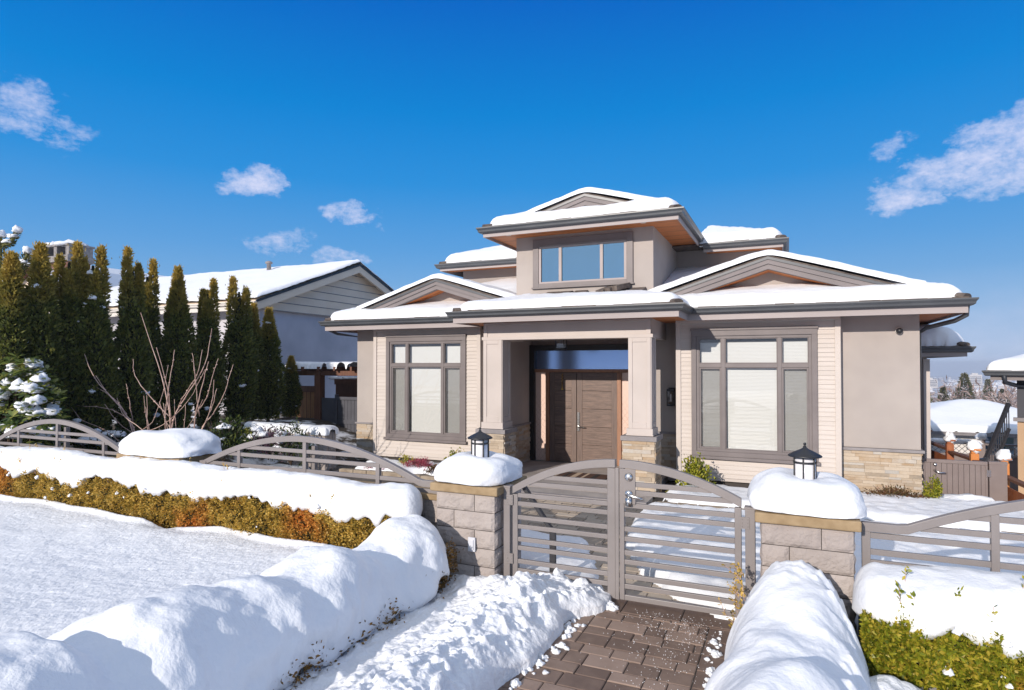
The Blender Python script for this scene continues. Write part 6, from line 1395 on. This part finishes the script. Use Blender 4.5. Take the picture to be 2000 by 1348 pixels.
# small houses on the far slope
b = MB()
for i in range(520):
    a = g.uniform(2, 25); dd = 750 + 1900 * g.uniform(0, 1) ** .8; x, y = polar(a, dd); z = float(terrain_z(x, y)); w_, l_, h_ = g.uniform(7, 13), g.uniform(8, 16), g.uniform(4, 9)
    b.box(x - w_/2, y - l_/2, z - 4, x + w_/2, y + l_/2, z + h_, r=g.uniform(0, .45)); b.add([(x - w_/2 - .6, y - l_/2, z + h_), (x + w_/2 + .6, y - l_/2, z + h_), (x + w_/2 + .6, y + l_/2, z + h_), (x - w_/2 - .6, y + l_/2, z + h_), (x, y - l_/2, z + h_ + 2.5), (x, y + l_/2, z + h_ + 2.5)], [(0, 1, 4), (3, 5, 2), (0, 4, 5, 3), (1, 2, 5, 4), (0, 3, 2, 1)], r=1.0)
def sub_mat():
    m, t, bb = new_mat('suburb'); at = t.n('ShaderNodeAttribute', attribute_name='rnd').outputs['Fac']
    t.l(t.ramp(at, [(0, (.16, .12, .11)), (.2, (.42, .34, .30)), (.45, (.60, .54, .50)), (.9, (.80, .82, .86))]), bb.inputs['Base Color']); bb.inputs['Roughness'].default_value = .85; return m
build('distant_suburb', b, sub_mat(), label='far hillside suburb of small snowy roofs under the horizon', cat='suburb', kind='stuff')
for (a, dd, w_, h_, lab) in ((12.75, 1500, 20, 24, 'pale tower block standing tallest on the far hillside'), (12.4, 1540, 14, 17, 'second pale tower block close beside the tallest one'), (9.9, 1450, 26, 16, 'broad grey tower block on the far hillside beside the house wall')):
    x, y = polar(a, dd); z = float(terrain_z(x, y)); t_ = thing('tower_block', lab, 'building', (x, y, z), 'tower blocks on the far hillside'); b = MB(); b.box(x - w_/2, y - w_/2, z - 6, x + w_/2, y + w_/2, z + h_); build('wall', b, mat('tower_wall', (.62, .58, .54), .8), t_)
    b = MB()
    for zz in np.arange(z + 3, z + h_ - 2, 3.2): b.box(x - w_/2 + 1.5, y - w_/2 - .15, zz, x + w_/2 - 1.5, y - w_/2 + .1, zz + 1.4)
    build('window_bands', b, MT['dark_room'], t_); b = MB(); b.box(x - w_/4, y - w_/4, z + h_, x + w_/4, y + w_/4, z + h_ + 3); build('roof_box', b, MT['white_trim'], t_)
con = leaf_mat('far_conifer', [(.03, .035, .012), (.07, .075, .025), (.13, .12, .05), (.5, .5, .5)], .3, .7, transl=.15)
for (a, dd, h_, lab, ws) in ((12.15, 120, 6.4, 'large olive green conifer just above the garage roof ridge', .33), (10.85, 128, 4.6, 'dark conifer left of the large olive one beyond the garage', .3), (13.55, 150, 7.2, 'snow-flecked conifer right of the large olive one, near the tan house', .24), (9.5, 100, 3.9, 'bushy conifer next to the house corner in the valley', .42), (14.4, 135, 4.6, 'round-topped conifer partly behind the tan house', .35)):
    x, y = polar(a, dd); z = float(terrain_z(x, y)) + .1; t_ = thing('conifer_tree', lab, 'tree', (x, y, z), 'conifers beyond the garage'); n = 2600; u = g.uniform(0, 1, n) ** .8; ph = g.uniform(0, 6.283, n); rr = h_ * ws * (1 - u) ** .85 * (.7 + .3 * np.abs(np.sin(u * 34))) * g.uniform(.5, 1.05, n)
    P = np.stack([rr * np.cos(ph), rr * np.sin(ph), u * h_ + .3], 1); V, F, r_ = leaves(P, np.stack([np.cos(ph), np.sin(ph), 0 * ph - .1], 1), .42, .14, spread=.35, g=g); link('crown', mesh_np('crown', V, F, r_), con, t_)
    b = MB(); b.tube([(x, y, z - .5), (x, y, z + h_ * .9)], [.14, .03], 6); build('trunk', b, MT['bark'], t_)
def haze_mat():
    m = bpy.data.materials.new('haze'); m.use_nodes = True; nt = m.node_tree; nt.nodes.clear(); o = nt.nodes.new('ShaderNodeOutputMaterial'); v = nt.nodes.new('ShaderNodeVolumePrincipled')
    v.inputs['Color'].default_value = (.80, .87, 1.0, 1); v.inputs['Density'].default_value = .00050; v.inputs['Anisotropy'].default_value = .1; nt.links.new(v.outputs[0], o.inputs['Volume']); return m
b = MB(); b.box(-3400, -60, -75, 3400, 3750, 12); o = build('haze', b, haze_mat(), kind='stuff', label='thin cold haze paling the far side of the valley', cat='haze')
